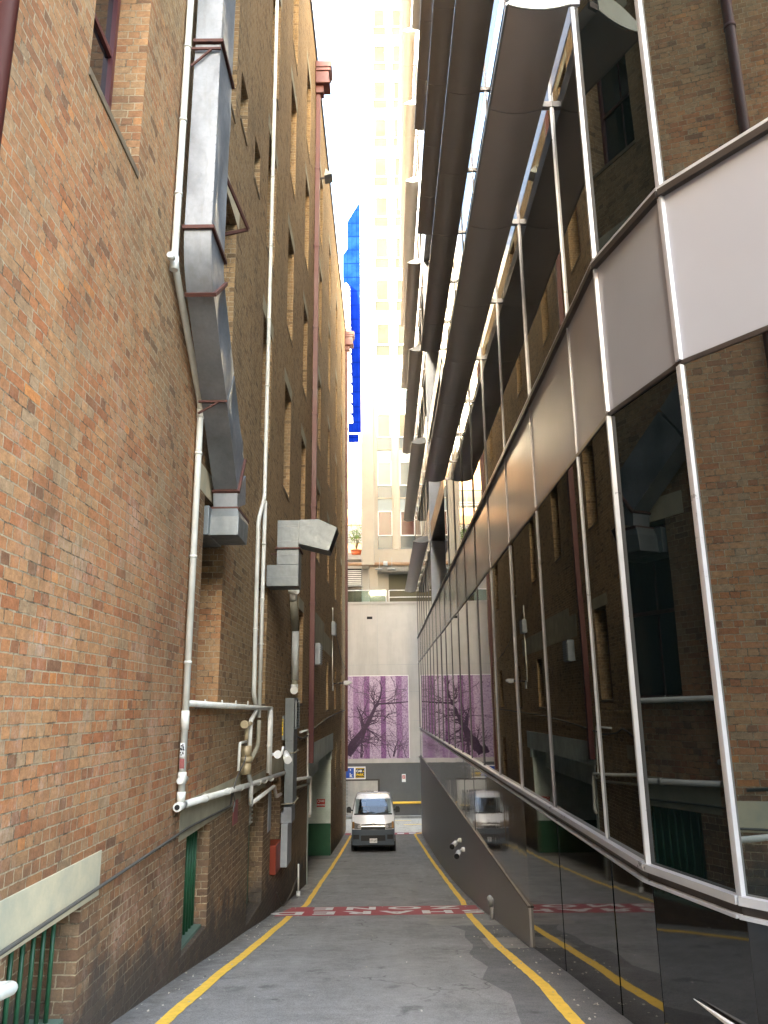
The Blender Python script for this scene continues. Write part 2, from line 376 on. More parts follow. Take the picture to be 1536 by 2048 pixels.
M['mull'] = mk('grey_aluminium', (.27,.265,.28), None, 5, .35, metal=.4)
M['capgrey'] = mk('grey_end_plate', (.20,.215,.235), None, 4, .55)
M['cap'] = mk('pale_end_plate', (.60,.66,.60), None, 4, .55)
M['granite'] = m_polished('black_granite', (.012,.011,.009), .035, 1.75, wav=.04); M['steelstrip'] = m_polished('polished_grey_panel', (.15,.148,.15), .055, 2.0, wav=.16)
M['greywall'] = mk('grey_cladding', (.31,.31,.31), (.25,.25,.25), 1.4, .52, bump=.06, dirt=.25, dirtc=(.30,.28,.26), spec=.5)
M['notchwall'] = mk('pale_blue_wall', (.40,.45,.53), None, 2, .5)
M['whitewall'] = mk('offwhite_wall', (.47,.45,.42), (.42,.40,.37), 1.2, .8, dirt=.5, dirtc=(.22,.21,.19), dscale=.55, dstretch=(1.6,1,.22))
M['dkgrey'] = mk('grey_masonry_paint', (.10,.105,.107), (.085,.088,.09), 2, .7, dirt=.2)
M['tower'] = mk('tower_precast', (.40,.355,.285), (.34,.30,.24), .8, .75, dirt=.4, dirtc=(.34,.24,.14), dscale=.5)
M['bluespandrel'] = mk('pale_blue_spandrel', (.17,.225,.25), (.14,.19,.215), 1.5, .4)
M['winblue'] = mk('blue_glazing', (.025,.045,.06), None, 1.5, .2, spec=.2, rvar=.02); M['winred'] = mk('red_blind_glazing', (.065,.016,.013), None, 1, .2, spec=.2, rvar=.02); M['winpale'] = mk('pale_blind_glazing', (.11,.13,.13), (.085,.10,.10), .8, .2, spec=.2, rvar=.02)
M['winupper'] = mk('upper_glazing', (.030,.034,.031), (.018,.021,.02), .7, .9, spec=0); M['winbrown'] = mk('brown_glazing', (.06,.05,.04), (.11,.085,.06), .6, .2, spec=.2, rvar=.02)
M['orange'] = mk('peach_concrete', (.36,.215,.12), (.31,.185,.105), 1.2, .8, dirt=.35, dirtc=(.2,.12,.07))
M['pale'] = mk('pale_masonry', (.78,.74,.68), None, 1, .8)
M['olivemesh'] = mk('olive_mesh', (.10,.09,.055), (.14,.125,.08), 40, .8)
M['steel'] = mk('brushed_steel', (.45,.45,.45), None, 8, .35, metal=.8)
M['mural'] = m_mural(); M['muraldark'] = mk('mural_ink', (.028,.012,.035), (.055,.02,.06), 9, .5); M['muralgrey'] = mk('mural_grey_ink', (.16,.11,.17), (.09,.05,.10), 9, .5)
M['white'] = mk('white_sign', (.80,.80,.78), None, 4, .45); M['signblue'] = mk('blue_sign', (.012,.075,.40), None, 4, .45); M['signyellow'] = mk('yellow_sign', (.85,.55,.02), None, 4, .45); M['signred'] = mk('red_sign', (.55,.035,.02), None, 4, .5); M['signgrey'] = mk('grey_sign', (.38,.40,.40), None, 8, .6, dirt=.3)
M['signblack'] = mk('black_sign', (.015,.014,.012), None, 4, .45); M['fadedred'] = mk('faded_red_sign', (.30,.08,.07), (.22,.07,.06), 9, .7)
M['redpanel'] = mk('red_panel', (.26,.035,.012), (.20,.03,.012), 5, .5)
M['bluetower'] = None
M['shutter'] = mk('roller_shutter', (.50,.49,.46), (.42,.41,.385), 3, .45, metal=.3, dirt=.3)
M['terracotta'] = mk('terracotta', (.55,.13,.045), None, 8, .7); M['leaf'] = mk('leaf_green', (.20,.30,.045), (.12,.22,.03), 8, .5); M['stem'] = mk('stem_brown', (.16,.12,.06), None, 8, .8)
M['litter'] = mk('litter_white', (.6,.58,.52), (.35,.30,.22), 30, .8)
M['tan'] = mk('tan_brass', (.42,.33,.19), (.33,.26,.15), 9, .5, metal=.2)
M['carwhite'] = mk('white_car_paint', (.76,.77,.79), (.74,.75,.77), 2, .28, coat=1, rvar=.03); M['bumper'] = mk('dark_blue_plastic', (.055,.075,.098), None, 12, .5); M['chrome'] = mk('chrome', (.42,.42,.43), None, 4, .3, metal=1, rvar=.03)
M['lamp'] = mk('headlamp_glass', (.10,.098,.09), (.20,.196,.185), 14, .2, spec=.3, rvar=.03); M['amber'] = mk('amber_lens', (.28,.15,.06), None, 8, .15)
M['skin'] = mk('skin', (.38,.20,.13), None, 8, .5); M['shirt'] = mk('dark_shirt', (.04,.045,.06), None, 8, .8); M['hair'] = mk('dark_hair', (.02,.015,.012), None, 8, .7)
M['seat'] = mk('seat_fabric', (.06,.062,.07), None, 20, .9)
def m_clear():
    s = NT('clear_windscreen'); t = s.n('ShaderNodeBsdfTransparent'); t.inputs[0].default_value = (.5,.56,.55,1)
    g = s.n('ShaderNodeBsdfGlossy'); g.inputs[0].default_value = (.95,.97,1,1); g.inputs['Roughness'].default_value = .01
    lw = s.n('ShaderNodeLayerWeight'); lw.inputs[0].default_value = .3
    mx = s.n('ShaderNodeMixShader'); s.l(lw.outputs['Fresnel'], mx.inputs[0]); s.l(t.outputs[0], mx.inputs[1]); s.l(g.outputs[0], mx.inputs[2]); s.l(mx.outputs[0], s.out.inputs[0]); return s.m
M['clear'] = m_clear()
def m_balu():
    s = NT('balustrade_glass'); t = s.n('ShaderNodeBsdfTransparent'); t.inputs[0].default_value = (.78,.88,.84,1)
    g = s.n('ShaderNodeBsdfGlossy'); g.inputs['Roughness'].default_value = .03
    mx = s.n('ShaderNodeMixShader'); mx.inputs[0].default_value = .06; s.l(t.outputs[0], mx.inputs[1]); s.l(g.outputs[0], mx.inputs[2]); s.l(mx.outputs[0], s.out.inputs[0]); return s.m
M['balu'] = m_balu()
def m_bluetower():
    s = NT('blue_curtain_wall'); p = s.xyz()
    g1 = s.math('GREATER_THAN', s.math('FRACT', s.math('MULTIPLY', p[2], 1/3.6)), .06); g2 = s.math('GREATER_THAN', s.math('FRACT', s.math('MULTIPLY', p[0], 1/1.1)), .07)
    g = s.math('MULTIPLY', g1, g2)
    pane = s.ramp(s.noise(.35, 3), [(.35, (.0009,.0068,.098)), (.65, (.0022,.0125,.135))])
    s.inp('Base Color', s.mix(g, (.0006,.004,.06), pane)); s.inp('Roughness', 1.0); s.inp('Specular IOR Level', 0.0); return s.m
M['bluetower'] = m_bluetower()

# ------------------------------------------------------------------ ground, road, street
g = MB(); g.smooth = False
g.face([(-400,-60,-1.165),(400,-60,-1.165),(400,-400,-1.165),(-400,-400,-1.165)][::-1])
for i in range(len(GY) - 1):
    if GY[i] >= 44.5: continue
    g.face([(-400,GY[i],GZ[i]-.015),(400,GY[i],GZ[i]-.015),(400,GY[i+1],GZ[i+1]-.015),(-400,GY[i+1],GZ[i+1]-.015)])
g.face([(-400,44.5,-6.635),(400,44.5,-6.635),(400,900,-6.635),(-400,900,-6.635)])
tag(g.open_build('ground', M['street']), 'pale asphalt ground of the cross street beyond the alley', 'ground', kind='structure')
def road_strip(mb, xa, xb, y0, y1, dz):
    """sheet between xa(y) and xb(y), split at the kinks of the profile"""
    ys = sorted({y0, y1, *[y for y in GY if y0 < y < y1], *[y0 + (y1 - y0) * k / 24 for k in range(1, 24)]})
    pts = [[(xa(y), y, gz(y) + dz), (xb(y), y, gz(y) + dz)] for y in ys]
    for a, b in zip(pts, pts[1:]): mb.face([a[0], a[1], b[1], b[0]])
r = MB(); r.smooth = True
for (y0, y1, xl, xr) in ((-40, -2, -2.6, 30), (-2, 6.94, -2.6, 9), (6.94, 44.5, -9.5, 2.4)):
    road_strip(r, lambda y, a=xl: a, lambda y, b=xr: b, y0, y1, 0)
road = tag(r.open_build('road', M['asphalt']), 'grey asphalt lane sloping down the alley', 'road', kind='structure')
def interp(tab):
    def f(y):
        if y <= tab[0][0]: return tab[0][1]
        for (a, b), (c, d) in zip(tab, tab[1:]):
            if y <= c: return b + (d - b) * (y - a) / (c - a)
        return tab[-1][1]
    return f
LX = interp([(0,-1.8),(7,-1.82),(7.6,-1.83),(13.65,-1.82),(16,-1.84),(18,-1.74),(20,-1.8),(23.8,-1.88),(30.8,-1.9),(43,-1.86)])
RX = interp([(0,1.3),(6.8,1.48),(8.35,1.52),(11.15,1.48),(13.5,1.49),(15.4,1.52),(18.6,1.66),(23,1.7),(27,1.7),(35,1.62),(42.8,1.5)])
def line(tab_f, y0, y1, w=.06):
    n = MB(); jig = lambda y, k: .004 * math.sin(y * 3.1 + k) + .004 * math.sin(y * 17.7 + 2 * k)
    ys = [y0 + (y1 - y0) * i / 90 for i in range(91)] + [y for y in GY if y0 < y < y1]; ys = sorted(set(ys))
    for a, b in zip(ys, ys[1:]):
        n.face([(tab_f(a)-w+jig(a,0),a,gz(a)+.006),(tab_f(a)+w+jig(a,1),a,gz(a)+.006),(tab_f(b)+w+jig(b,1),b,gz(b)+.006),(tab_f(b)-w+jig(b,0),b,gz(b)+.006)])
    return n
line(LX, 1, 15.85).open_build('yellow_line', M['yellow'], road); line(LX, 17.6, 43).open_build('yellow_line', M['yellow'], road)
line(RX, 1, 15.95).open_build('yellow_line', M['yellow'], road); line(RX, 17.6, 43.2).open_build('yellow_line', M['yellow'], road)
c = MB(); pts = [(1.5,43.2),(1.62,43.6),(1.9,44.1),(2.5,44.4)]
for (a, b) in zip(pts, pts[1:]): c.face([(a[0]-.06,a[1]+.03,gz(a[1])+.006),(a[0]+.06,a[1]-.06,gz(a[1])+.006),(b[0]+.06,b[1]-.06,gz(b[1])+.006),(b[0]-.06,b[1]+.06,gz(b[1])+.006)])
c.open_build('yellow_line', M['yellow'], road)
# dark repair, concrete patches, cover
p = MB(); edge = interp([(5,1.02),(6.8,1.04),(8,1.14),(8.8,.96),(9.6,1.13),(10.6,1.0),(11.4,1.16),(12.4,1.12),(13.2,1.22),(13.9,.98)])
road_strip(p, edge, lambda y: 2.3, 4.5, 13.85, .003); p.open_build('asphalt_repair', M['asphalt_dark'], road)
p = MB(); road_strip(p, interp([(13.9,.78),(14.3,.66),(14.8,.74),(15.8,.68)]), lambda y: 1.9, 13.92, 15.86, .004); p.open_build('concrete_patch', M['concrete'], road)
p = MB(); road_strip(p, lambda y: -2.9, interp([(21.4,-2.1),(22.3,-2.02),(23.7,-1.70),(24.0,-1.64)]), 21.6, 24.4, .004)
road_strip(p, lambda y: -2.9, lambda y: -1.95, 24.45, 31.6, .004); road_strip(p, lambda y: -1.94, interp([(25.4,-1.9),(27.5,-1.36)]), 25.4, 27.45, .004); p.open_build('concrete_patch', M['concrete'], road)
p = MB(); road_strip(p, lambda y: 1.37, lambda y: 1.83, 11.15, 12.15, .005); p.open_build('drain_cover', M['concrete'], road)
p = MB()
for (x0, x1, y0, y1) in ((1.33,1.37,11.1,12.2),(1.83,1.86,11.1,12.2),(1.37,1.83,11.1,11.15),(1.37,1.83,12.15,12.2)): road_strip(p, lambda y, a=x0: a, lambda y, b=x1: b, y0, y1, .0055)
p.open_build('cover_frame', M['alumdark'], road)
# SHARED ZONE band, lettered for drivers coming up towards us
def band(y0, y1, xa, xb):
    p = MB(); ys = [y0, y1]; road_strip(p, xa, xb, y0, y1, .003); return p.open_build('painted_band', M['redband'], road)
bd = band(15.85, 17.58, interp([(15.8,-2.15),(17.6,-2.0)]), lambda y: 1.84)
slope = (gz(17.5) - gz(15.5)) / 2.0
for body, yc, sx, sp, xc in (('SHARED', 16.28, 1.12, 1.36, -.2), ('ZONE', 17.12, 1.05, 1.5, -.02)):
    Mx = frameM((xc, yc, gz(yc) + .0125), (-1, 0, 0), (0, -1, -slope))
    letters('road_lettering', body, .80, Mx, M['whiteroad'], bd, sp, .03, sx, .96)
b2 = band(43.3, 44.3, lambda y: -2.2, lambda y: 1.84)
for k in range(6):
    q = MB(); x = -1.9 + .62 * k; road_strip(q, lambda y, a=x: a, lambda y, a=x: a + .36, 43.5, 44.05, .009); q.open_build('road_lettering', M['whiteroad'], b2)
# street paint beyond
q = MB(); q.face([(1.0,47.3,-6.625),(2.4,47.3,-6.625),(2.4,47.45,-6.625),(1.0,47.45,-6.625)]); q.face([(.5,48.9,-6.625),(1.5,48.9,-6.625),(1.5,49,-6.625),(.5,49,-6.625)])
q.open_build('yellow_line', M['yellow'], road)
k = MB(); k.box(-60,60,49.9,50.28,-6.7,-6.5); tag(k.build('kerb', M['concrete'], None, .01), 'concrete kerb at the foot of the dark grey street wall', 'kerb', kind='structure')
# litter scattered along the wall feet
lt = MB()
for i in range(330):
    if random.random() < .6: x = -2.2 + abs(random.gauss(0, .28)); y = random.uniform(6.5, 30)
    else: x = 1.85 - abs(random.gauss(0, .35)); y = random.uniform(6.5, 24)
    if random.random() < .15: x = random.uniform(-2, 1.7)
    a = random.uniform(0, 6.3); L = random.uniform(.005, .015); z = gz(y) + .012
    lt.face([(x + L*math.cos(a+t), y + 1.6*L*math.sin(a+t), z + random.uniform(-.003,.008)) for t in (0, 1.3, 3.1, 4.6)])
tag(lt.open_build('litter', M['litter']), 'scattered pale leaf scraps and litter along the wall feet', 'litter', kind='stuff')

# ------------------------------------------------------------------ LEFT: old brick building
WX = -2.25
bb = thing('brick_building', (-8, 16, -2), 'tall old brown brick building along the left side of the alley', 'building')
COLS = [(4.94,6.14),(9.35,10.6),(13.4,14.5),(16.65,17.8),(20.3,21.4),(25.4,26.5),(30.1,31.2),(35.0,36.1),(39.8,40.9)]
ROWS = [(4.85,7.4),(8.9,11.55),(13.1,15.95),(17.2,20.1)]
openings = []   # y0,y1,z0,z1,depth,kind
for ci, (a, b) in enumerate(COLS):
    for ri, (z0, z1) in enumerate(ROWS):
        if ci == 1 and ri == 1: openings.append((9.15,10.15,8.95,11.55,.36,'sash')); continue
        openings.append((a, b, z0, z1, .36, 'sash'))
openings += [(-1.6,-.4,.1,2.6,.36,'sash'),(-1.6,-.4,4.85,7.4,.36,'sash'),(1.2,2.4,4.85,7.4,.36,'sash')]
openings += [(10.5,11.12,9.35,10.25,.3,'small'),(11.88,12.48,9.3,10.15,.3,'small')]
openings += [(9.35,10.6,.06,2.62,.36,'sash'),(13.65,14.75,.06,2.3,.36,'sash'),(20.3,21.4,.1,2.55,.36,'sash')]
openings += [(30.1,31.2,-.1,1.75,.36,'sash'),(35.0,36.1,-.1,1.75,.36,'sash'),(39.8,40.9,-.1,1.75,.36,'sash'),(35.6,36.5,-3.5,-1.55,.3,'small'),(39.8,40.9,-3.6,-1.55,.3,'small')]
openings += [(5.02,6.16,-2.16,-1.40,.34,'cellar'),(9.25,10.45,-2.62,-1.40,.34,'cellar'),(13.4,14.95,-3.36,-1.42,.34,'door'),(15.9,17.25,-3.22,-1.32,.4,'hole')]
openings += [(23.4,33.1,-7.0,-1.75,9.0,'garage')]
def wall_mesh(openings, y0, y1, z0, z1):
    m = MB(); ys = sorted({y0, y1, *[o[0] for o in openings], *[o[1] for o in openings]}); zs = sorted({z0, z1, *[o[2] for o in openings], *[o[3] for o in openings]})
    for i in range(len(ys) - 1):
        run = None
        for j in range(len(zs) - 1):
            cy = (ys[i] + ys[i+1]) / 2; cz = (zs[j] + zs[j+1]) / 2
            if any(o[0] < cy < o[1] and o[2] < cz < o[3] for o in openings): continue
            m.face([(WX,ys[i],zs[j]),(WX,ys[i+1],zs[j]),(WX,ys[i+1],zs[j+1]),(WX,ys[i],zs[j+1])])
    for (a, b, c, d, dp, kd) in openings:
        if kd == 'garage': continue
        x = WX - dp
        m.face([(WX,a,c),(WX,a,d),(x,a,d),(x,a,c)]); m.face([(WX,b,c),(x,b,c),(x,b,d),(WX,b,d)])
        m.face([(WX,a,d),(WX,b,d),(x,b,d),(x,a,d)]); m.face([(WX,a,c),(x,a,c),(x,b,c),(WX,b,c)])
        if kd in ('cellar', 'hole', 'door'): m.face([(x,a,c),(x,b,c),(x,b,d),(x,a,d)])
    # ends, roof
    X = -16
    m.face([(WX,y1,z0),(X,y1,z0),(X,y1,z1),(WX,y1,z1)]); m.face([(X,y0,z0),(WX,y0,z0),(WX,y0,z1),(X,y0,z1)]); m.face([(WX,y0,z1),(WX,y1,z1),(X,y1,z1),(X,y0,z1)]); m.face([(X,y1,z0),(X,y0,z0),(X,y0,z1),(X,y1,z1)])
    return m
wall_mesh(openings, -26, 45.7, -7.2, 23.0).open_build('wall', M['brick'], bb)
cp = MB(); cp.box(-2.6,-2.19,-26,38.2,23.0,23.16); cp.box(-2.6,-2.19,38.2,45.75,23.0,23.4); cp.split_build('parapet_coping', M['flash'], bb)
for (a, b, c, d, dp, kd) in openings:
    x = WX - dp
    if kd in ('sash', 'small'):
        w = MB(); w.box(x-.05, x+.012, a+.06, b-.06, c+.06, d-.06); w = w.build('window', M['glassdark'], bb)
        f = MB(); fr = .06
        f.box(x-.04,x+.06,a,a+fr,c,d); f.box(x-.04,x+.06,b-fr,b,c,d); f.box(x-.04,x+.06,a+fr,b-fr,c,c+fr); f.box(x-.04,x+.06,a+fr,b-fr,d-fr,d)
        if kd == 'sash':
            zm = c + (d - c) * .5; f.box(x-.04,x+.045,a+fr,b-fr,zm-.03,zm+.03); ym = (a+b)/2; f.box(x-.03,x+.03,ym-.014,ym+.014,c+fr,d-fr)
        f.build('frame', M['maroon'], w)
        s_ = MB(); s_.box(WX-dp+.06, WX+.014, a-.01, b+.01, c-.06, c+.012); s_.build('sill', M['sill'], w, .006)
        if kd == 'sash' and d > 2.4:
            l = MB(); l.box(WX-.1, WX+.004, a-.16, b+.16, d+.003, d+.31); l.build('lintel', M['lintel_pale'] if (8.5 < b < 10.8) else M['render'], bb)
# cellar windows with green bars
for (a, b, c, d, n) in ((5.02,6.16,-2.16,-1.40,7), (9.25,10.45,-2.62,-1.40,9)):
    w = MB(); w.box(WX-.30, WX-.06, a, b, c, c+.035); w = w.build('window_bars_ledge', M['greensill'], bb)
    f = MB()
    for i in range(n):
        y = a + (b - a) * (i + .6) / n; f.tube([(WX-.16,y,c+.035),(WX-.16,y,d)], .017, 8)
    f.build('window_bars', M['green'], w)
g_ = MB(); g_.box(WX-.335,WX-.30,9.27,10.43,-2.585,-1.41); g_.build('window_shutter', M['green'], bb)
d_ = MB(); d_.box(WX-.33,WX-.24,13.42,14.93,-3.35,-2.02)
for i in range(10): d_.box(WX-.24,WX-.225,13.5+.14*i,13.5+.14*i+.05,-3.34,-2.02)
d_.build('cellar_door', M['green'], bb)
lv = MB()
lv.box(WX-.22,WX-.16,13.43,13.47,-2.0,-1.46); lv.box(WX-.22,WX-.16,14.5,14.54,-2.0,-1.46)
for i in range(8):
    z = -1.96 + .066 * i; lv.faces([(WX-.2,13.45,z+.04),(WX-.2,14.52,z+.04),(WX-.12,14.52,z),(WX-.12,13.45,z),(WX-.2,13.45,z+.05),(WX-.2,14.52,z+.05),(WX-.12,14.52,z+.012),(WX-.12,13.45,z+.012)], [(0,1,2,3),(7,6,5,4),(0,3,7,4),(1,5,6,2),(2,6,7,3),(0,4,5,1)])
lv.build('vent_louvre', M['pvc'], bb)
# lintels and rendered beams
for (a, b, c, d, mt) in ((3.2,6.51,-1.40,-1.07,'lintel_pale'),(8.9,12.55,-1.40,-1.0,'render'),(13.2,15.1,-1.42,-1.12,'render'),(15.7,19.6,-1.32,-.98,'render'),(9.0,10.75,2.623,2.96,'lintel_pale')):
    l = MB(); l.box(WX-.28, WX+.006, a, b, c+.003, d); l.build('lintel', M[mt], bb, .004)
l = MB(); l.box(WX-.05, WX+.005, 24.2, 34.2, 2.06, 2.75); l.box(WX-.05, WX+.004, 25, 29, 2.751, 3.05); l.build('render_patch', M['render'], bb)
# weathered plinth lip by the road
# garage: soffit, walls, dado
ga = MB(); X1 = -11.0
ga.face([(WX,33.1,-7),(X1,33.1,-7),(X1,33.1,-1.75),(WX,33.1,-1.75)][::-1]); ga.face([(WX,23.4,-7),(X1,23.4,-7),(X1,23.4,-1.75),(WX,23.4,-1.75)]); ga.face([(X1,23.4,-7),(X1,33.1,-7),(X1,33.1,-1.75),(X1,23.4,-1.75)])
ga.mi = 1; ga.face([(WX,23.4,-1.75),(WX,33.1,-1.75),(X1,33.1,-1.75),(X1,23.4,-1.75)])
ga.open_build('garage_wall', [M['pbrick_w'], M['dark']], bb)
dd = MB(); dd.box(-10.9,WX-.004,33.07,33.095,-7,-4.55); dd.box(-10.9,WX-.002,23.401,23.43,-7,-3.8); dd.split_build('painted_dado', M['pbrick_g'], bb)
gl = MB(); gl.box(WX-.35,WX+.012,23.1,34.3,-1.752,-1.07); gl.box(-3.1,-2.75,23.4,33.06,-2.5,-1.76); gl.build('garage_lintel', M['gar_lintel'], bb, .01)
gp = MB(); gp.box(WX-.2,WX+.014,33.06,33.5,-2.1,-1.756); gp.build('garage_jamb', M['gar_lintel'], bb); gp = MB(); gp.box(WX-.12,WX+.016,23.2,23.42,-4.8,-1.756); gp.build('garage_jamb', M['gar_lintel'], bb)

# ------------------------------------------------------------------ pipes on the left wall
def pipe_thing(name, label, cat, path, r, mat, clips=(), fil=.08, group=None):
    P = fillet(path, fil); t = thing(name, P[0] if P[0][2] < P[-1][2] else P[-1], label, cat, group)
    m = MB(); m.tube(P, r, 14); m.build('pipe', mat, t)
    cl = MB()
    for cp_ in clips:
        cl.cyl((cp_[0], cp_[1], cp_[2]-.016), (cp_[0], cp_[1], cp_[2]+.016), r*1.22, 12); cl.box(WX+.001, cp_[0]-r*.5, cp_[1]-r*1.9, cp_[1]-r*.6, cp_[2]-.012, cp_[2]+.012) if False else None
    if clips: cl.split_build('pipe_clip', mat, t)
    return t
PX = -2.19
# 1: near downpipe with dog-leg
t1 = pipe_thing('white_downpipe', 'white plastic downpipe with a long dog-leg beside the big metal duct', 'pipe', [(PX,7.25,14),(PX,7.25,4.62),(PX,8.68,3.56),(PX,8.68,-.93)], .038, M['pvc'],
    [(PX,7.25,z) for z in (5.45,6.4,7.4,8.5,10,12)] + [(PX,8.68,z) for z in (2.95,1.7,.5)], .12)
cc = MB(); cc.cyl((PX,7.25,4.68),(PX,7.25,4.52),.047,14); cc.cyl((PX,7.16,4.6),(PX,7.10,4.61),.04,12); cc.cyl((PX,8.68,3.52),(PX,8.68,3.40),.046,14); cc.cyl((PX,8.68,-.02),(PX,8.68,-.22),.046,14); cc.cyl((PX,8.68,-.66),(PX,8.68,-.78),.047,14); cc.cyl((PX,8.68,-.86),(PX,8.68,-.96),.046,14); cc.cyl((PX,8.60,-.74),(PX,8.82,-.74),.037,12)
cc.split_build('pipe_collar', M['pvc'], t1)
en = MB(); en.cyl((PX,8.54,-1.0),(PX,8.80,-1.0),.046,16); en.build('inspection_opening', M['pvc'], t1); en = MB(); en.cyl((PX,8.532,-1.0),(PX,8.542,-1.0),.027,14); en.build('pipe_mouth', M['dark'], t1)
stk = MB(); stk.mi = 0; stk.box(PX-.026,PX+.026,8.638,8.642,-.50,-.36); stk.mi = 1; stk.box(PX-.026,PX+.026,8.638,8.642,-.62,-.52)
for i in range(14): stk.mi = 2; a = PX - .026 + random.random()*.04; z = -.49 + random.random()*.11; stk.box(a, a+.012, 8.6255, 8.6278, z, z+.014)
stk.build('sticker', [M['white'], M['fadedred'], M['signblack']], t1)
# 2: the pair in the middle
pipe_thing('white_downpipe', 'long thin white downpipe from the roof to a side bend above the small vent', 'pipe', [(PX,13.45,21),(PX,13.7,3.78),(PX,13.1,3.2),(PX,13.15,.22),(PX,13.5,-.02)], .037, M['pvc'],
    [(PX,13.45 + .25*(21-z)/17.2,z) for z in (6,7.4,9,10.6,12.5,14.5,17,19)] + [(PX,13.13,z) for z in (2.9,1.3)], .12)
pipe_thing('white_downpipe', 'white downpipe running straight down right beside the bent one', 'pipe', [(PX+.012,13.72,3.72),(PX+.012,13.68,-.16)], .035, M['pvc'], [(PX+.012,13.7,z) for z in (2.9,1.9,1.1,.45)])
hp = pipe_thing('white_branch_pipe', 'white pipe running level from the near downpipe across to the twin risers', 'pipe', [(PX,8.7,.06),(PX+.01,13.8,.0),(PX+.02,15.1,-.01)], .038, M['pvc'], (), .05)
cl = MB()
for y in (9.6,10.6,11.6,12.6): cl.box(PX-.008,PX+.008,y,y+.012,.05,.11)
cl.split_build('pipe_hanger', M['pvc'], hp)
pipe_thing('white_riser', 'thicker of two white risers dropping side by side near the floodlight', 'pipe', [(PX+.03,14.85,-.0),(PX+.03,14.85,-1.16)], .041, M['pvc'], [(PX+.03,14.85,-.68)], group='twin white risers')
pipe_thing('white_riser', 'thinner white riser tight beside the thicker one near the floodlight', 'pipe', [(PX+.02,15.15,.0),(PX+.02,15.15,-1.22)], .028, M['pvc'], [(PX+.02,15.15,-.5)], group='twin white risers')
lp = pipe_thing('white_waste_pipe', 'long white waste pipe sloping away above the cellar doors', 'pipe', [(PX,8.7,-1.0),(PX,13.4,-1.21),(PX,17.4,-1.36)], .04, M['pvc'], (), .05)
cl = MB()
for y in (9.8,11.2,12.2,13.9,14.6,15.4): cl.cyl((PX,y,-1.005-.047*(y-8.9)),(PX,y+.05,-1.007-.047*(y-8.9)),.049,14)
cl.split_build('pipe_collar', M['pvc'], lp)
pipe_thing('white_waste_pipe', 'short weathered pipe under the long white waste pipe', 'pipe', [(PX,13.15,-1.5),(PX,15.9,-1.49),(PX,16.2,-1.72),(PX,16.9,-1.74)], .034, M['pvc'], (), .1)
pipe_thing('white_waste_pipe', 'upper of two pale pipes passing behind the tall grey duct to the garage corner', 'pipe', [(PX+.02,17.9,-1.56),(PX+.02,23.2,-1.95),(PX+.02,23.3,-2.9),(PX+.02,23.15,-3.0)], .038, M['pvc'], (), .1)
pipe_thing('white_waste_pipe', 'lower pale pipe behind the tall grey duct near the garage corner', 'pipe', [(PX,17.9,-1.78),(PX,23.0,-2.1)], .034, M['pvcgrey'], (), .1)
# backflow assembly
bf = thing('backflow_valve', (-2.1,12.45,-1.2), 'tan backflow valve with handle and gauge hung among white pipes', 'valve')
m = MB(); m.tube(fillet([(PX+.03,13.3,-.05),(PX+.03,12.75,-.2),(PX+.03,12.7,-1.0),(PX+.03,12.95,-1.18),(PX+.03,12.98,-1.48)],.08), .036, 12); m.build('pipe', M['pvc'], bf)
m = MB(); m.tube(fillet([(PX+.02,13.65,-.2),(PX+.02,13.62,-.62),(PX+.02,12.95,-.8)],.12), .036, 12); m.build('hose', M['pvcgrey'], bf)
m = MB(); m.cyl((PX+.05,12.3,-.56),(PX+.05,12.3,-.72),.085,14); m.cyl((PX+.05,12.3,-.72),(PX+.05,12.3,-.80),.105,14); m.cyl((PX+.05,12.3,-.80),(PX+.05,12.3,-.98),.085,14); m.build('valve_body', M['tan'], bf)
m = MB(); m.cyl((PX+.04,12.12,-.24),(PX+.04,12.2,-.24),.06,14); m.cyl((PX+.05,12.3,-.56),(PX+.05,12.3,-.26),.03,10); m.cyl((PX+.03,12.55,-.24),(PX+.03,12.95,-.24),.035,10); m.split_build('valve_head', M['tan'], bf)
m = MB(); m.tube(fillet([(PX+.05,12.3,-.5),(PX+.05,11.75,-.5),(PX+.05,11.7,-.88)],.06), .022, 8); m.build('overflow_pipe', M['pvc'], bf)
m = MB(); m.tube(fillet([(PX+.06,12.3,-.4),(PX+.06,12.22,-.75),(PX+.05,11.55,-.98),(PX+.02,11.5,-1.15),(PX+.02,11.7,-1.3),(PX+.02,11.55,-1.42)],.1), .012, 8); m.build('cable', M['cable'], bf)
# conduit along the near wall
pipe_thing('wall_conduit', 'thin dark conduit running along the near brick wall across the pale lintel', 'pipe', [(WX+.03,1.0,-1.42),(WX+.03,5,-1.345),(WX+.03,9.2,-1.29),(WX+.03,11.65,-1.35),(WX+.03,11.75,-1.1)], .013, M['cable'], (), .08)
# flue
fl = thing('flue_pipe', (-2.1,18.2,.3), 'white flue pipe with a bent cowl rising beside the second window column', 'flue')
m = MB(); m.cyl((-2.09,18.2,.62),(-2.09,18.2,1.77),.085,16); m.cyl((-2.09,18.15,.34),(-2.09,18.15,.52),.085,16); m.tube([(-2.09,18.12,.40),(-2.06,17.85,.38)],.088,16); m.build('pipe', M['pvc'], fl)
m = MB(); m.tube([(-2.09,18.2,1.77),(-2.1,17.75,2.42)],.09,16); m.cyl((-2.09,18.2,.52),(-2.09,18.2,.62),.07,14); m.split_build('flue_sleeve', M['pvcgrey'], fl)
m = MB(); m.tube(fillet([(-2.1,17.75,2.42),(-2.1,17.7,2.58),(-2.02,17.6,2.62)],.08),.088,14); m.cyl((-2.2,17.6,2.62),(-2.0,17.6,2.62),.07,14); m.build('cowl', M['pvc'], fl)
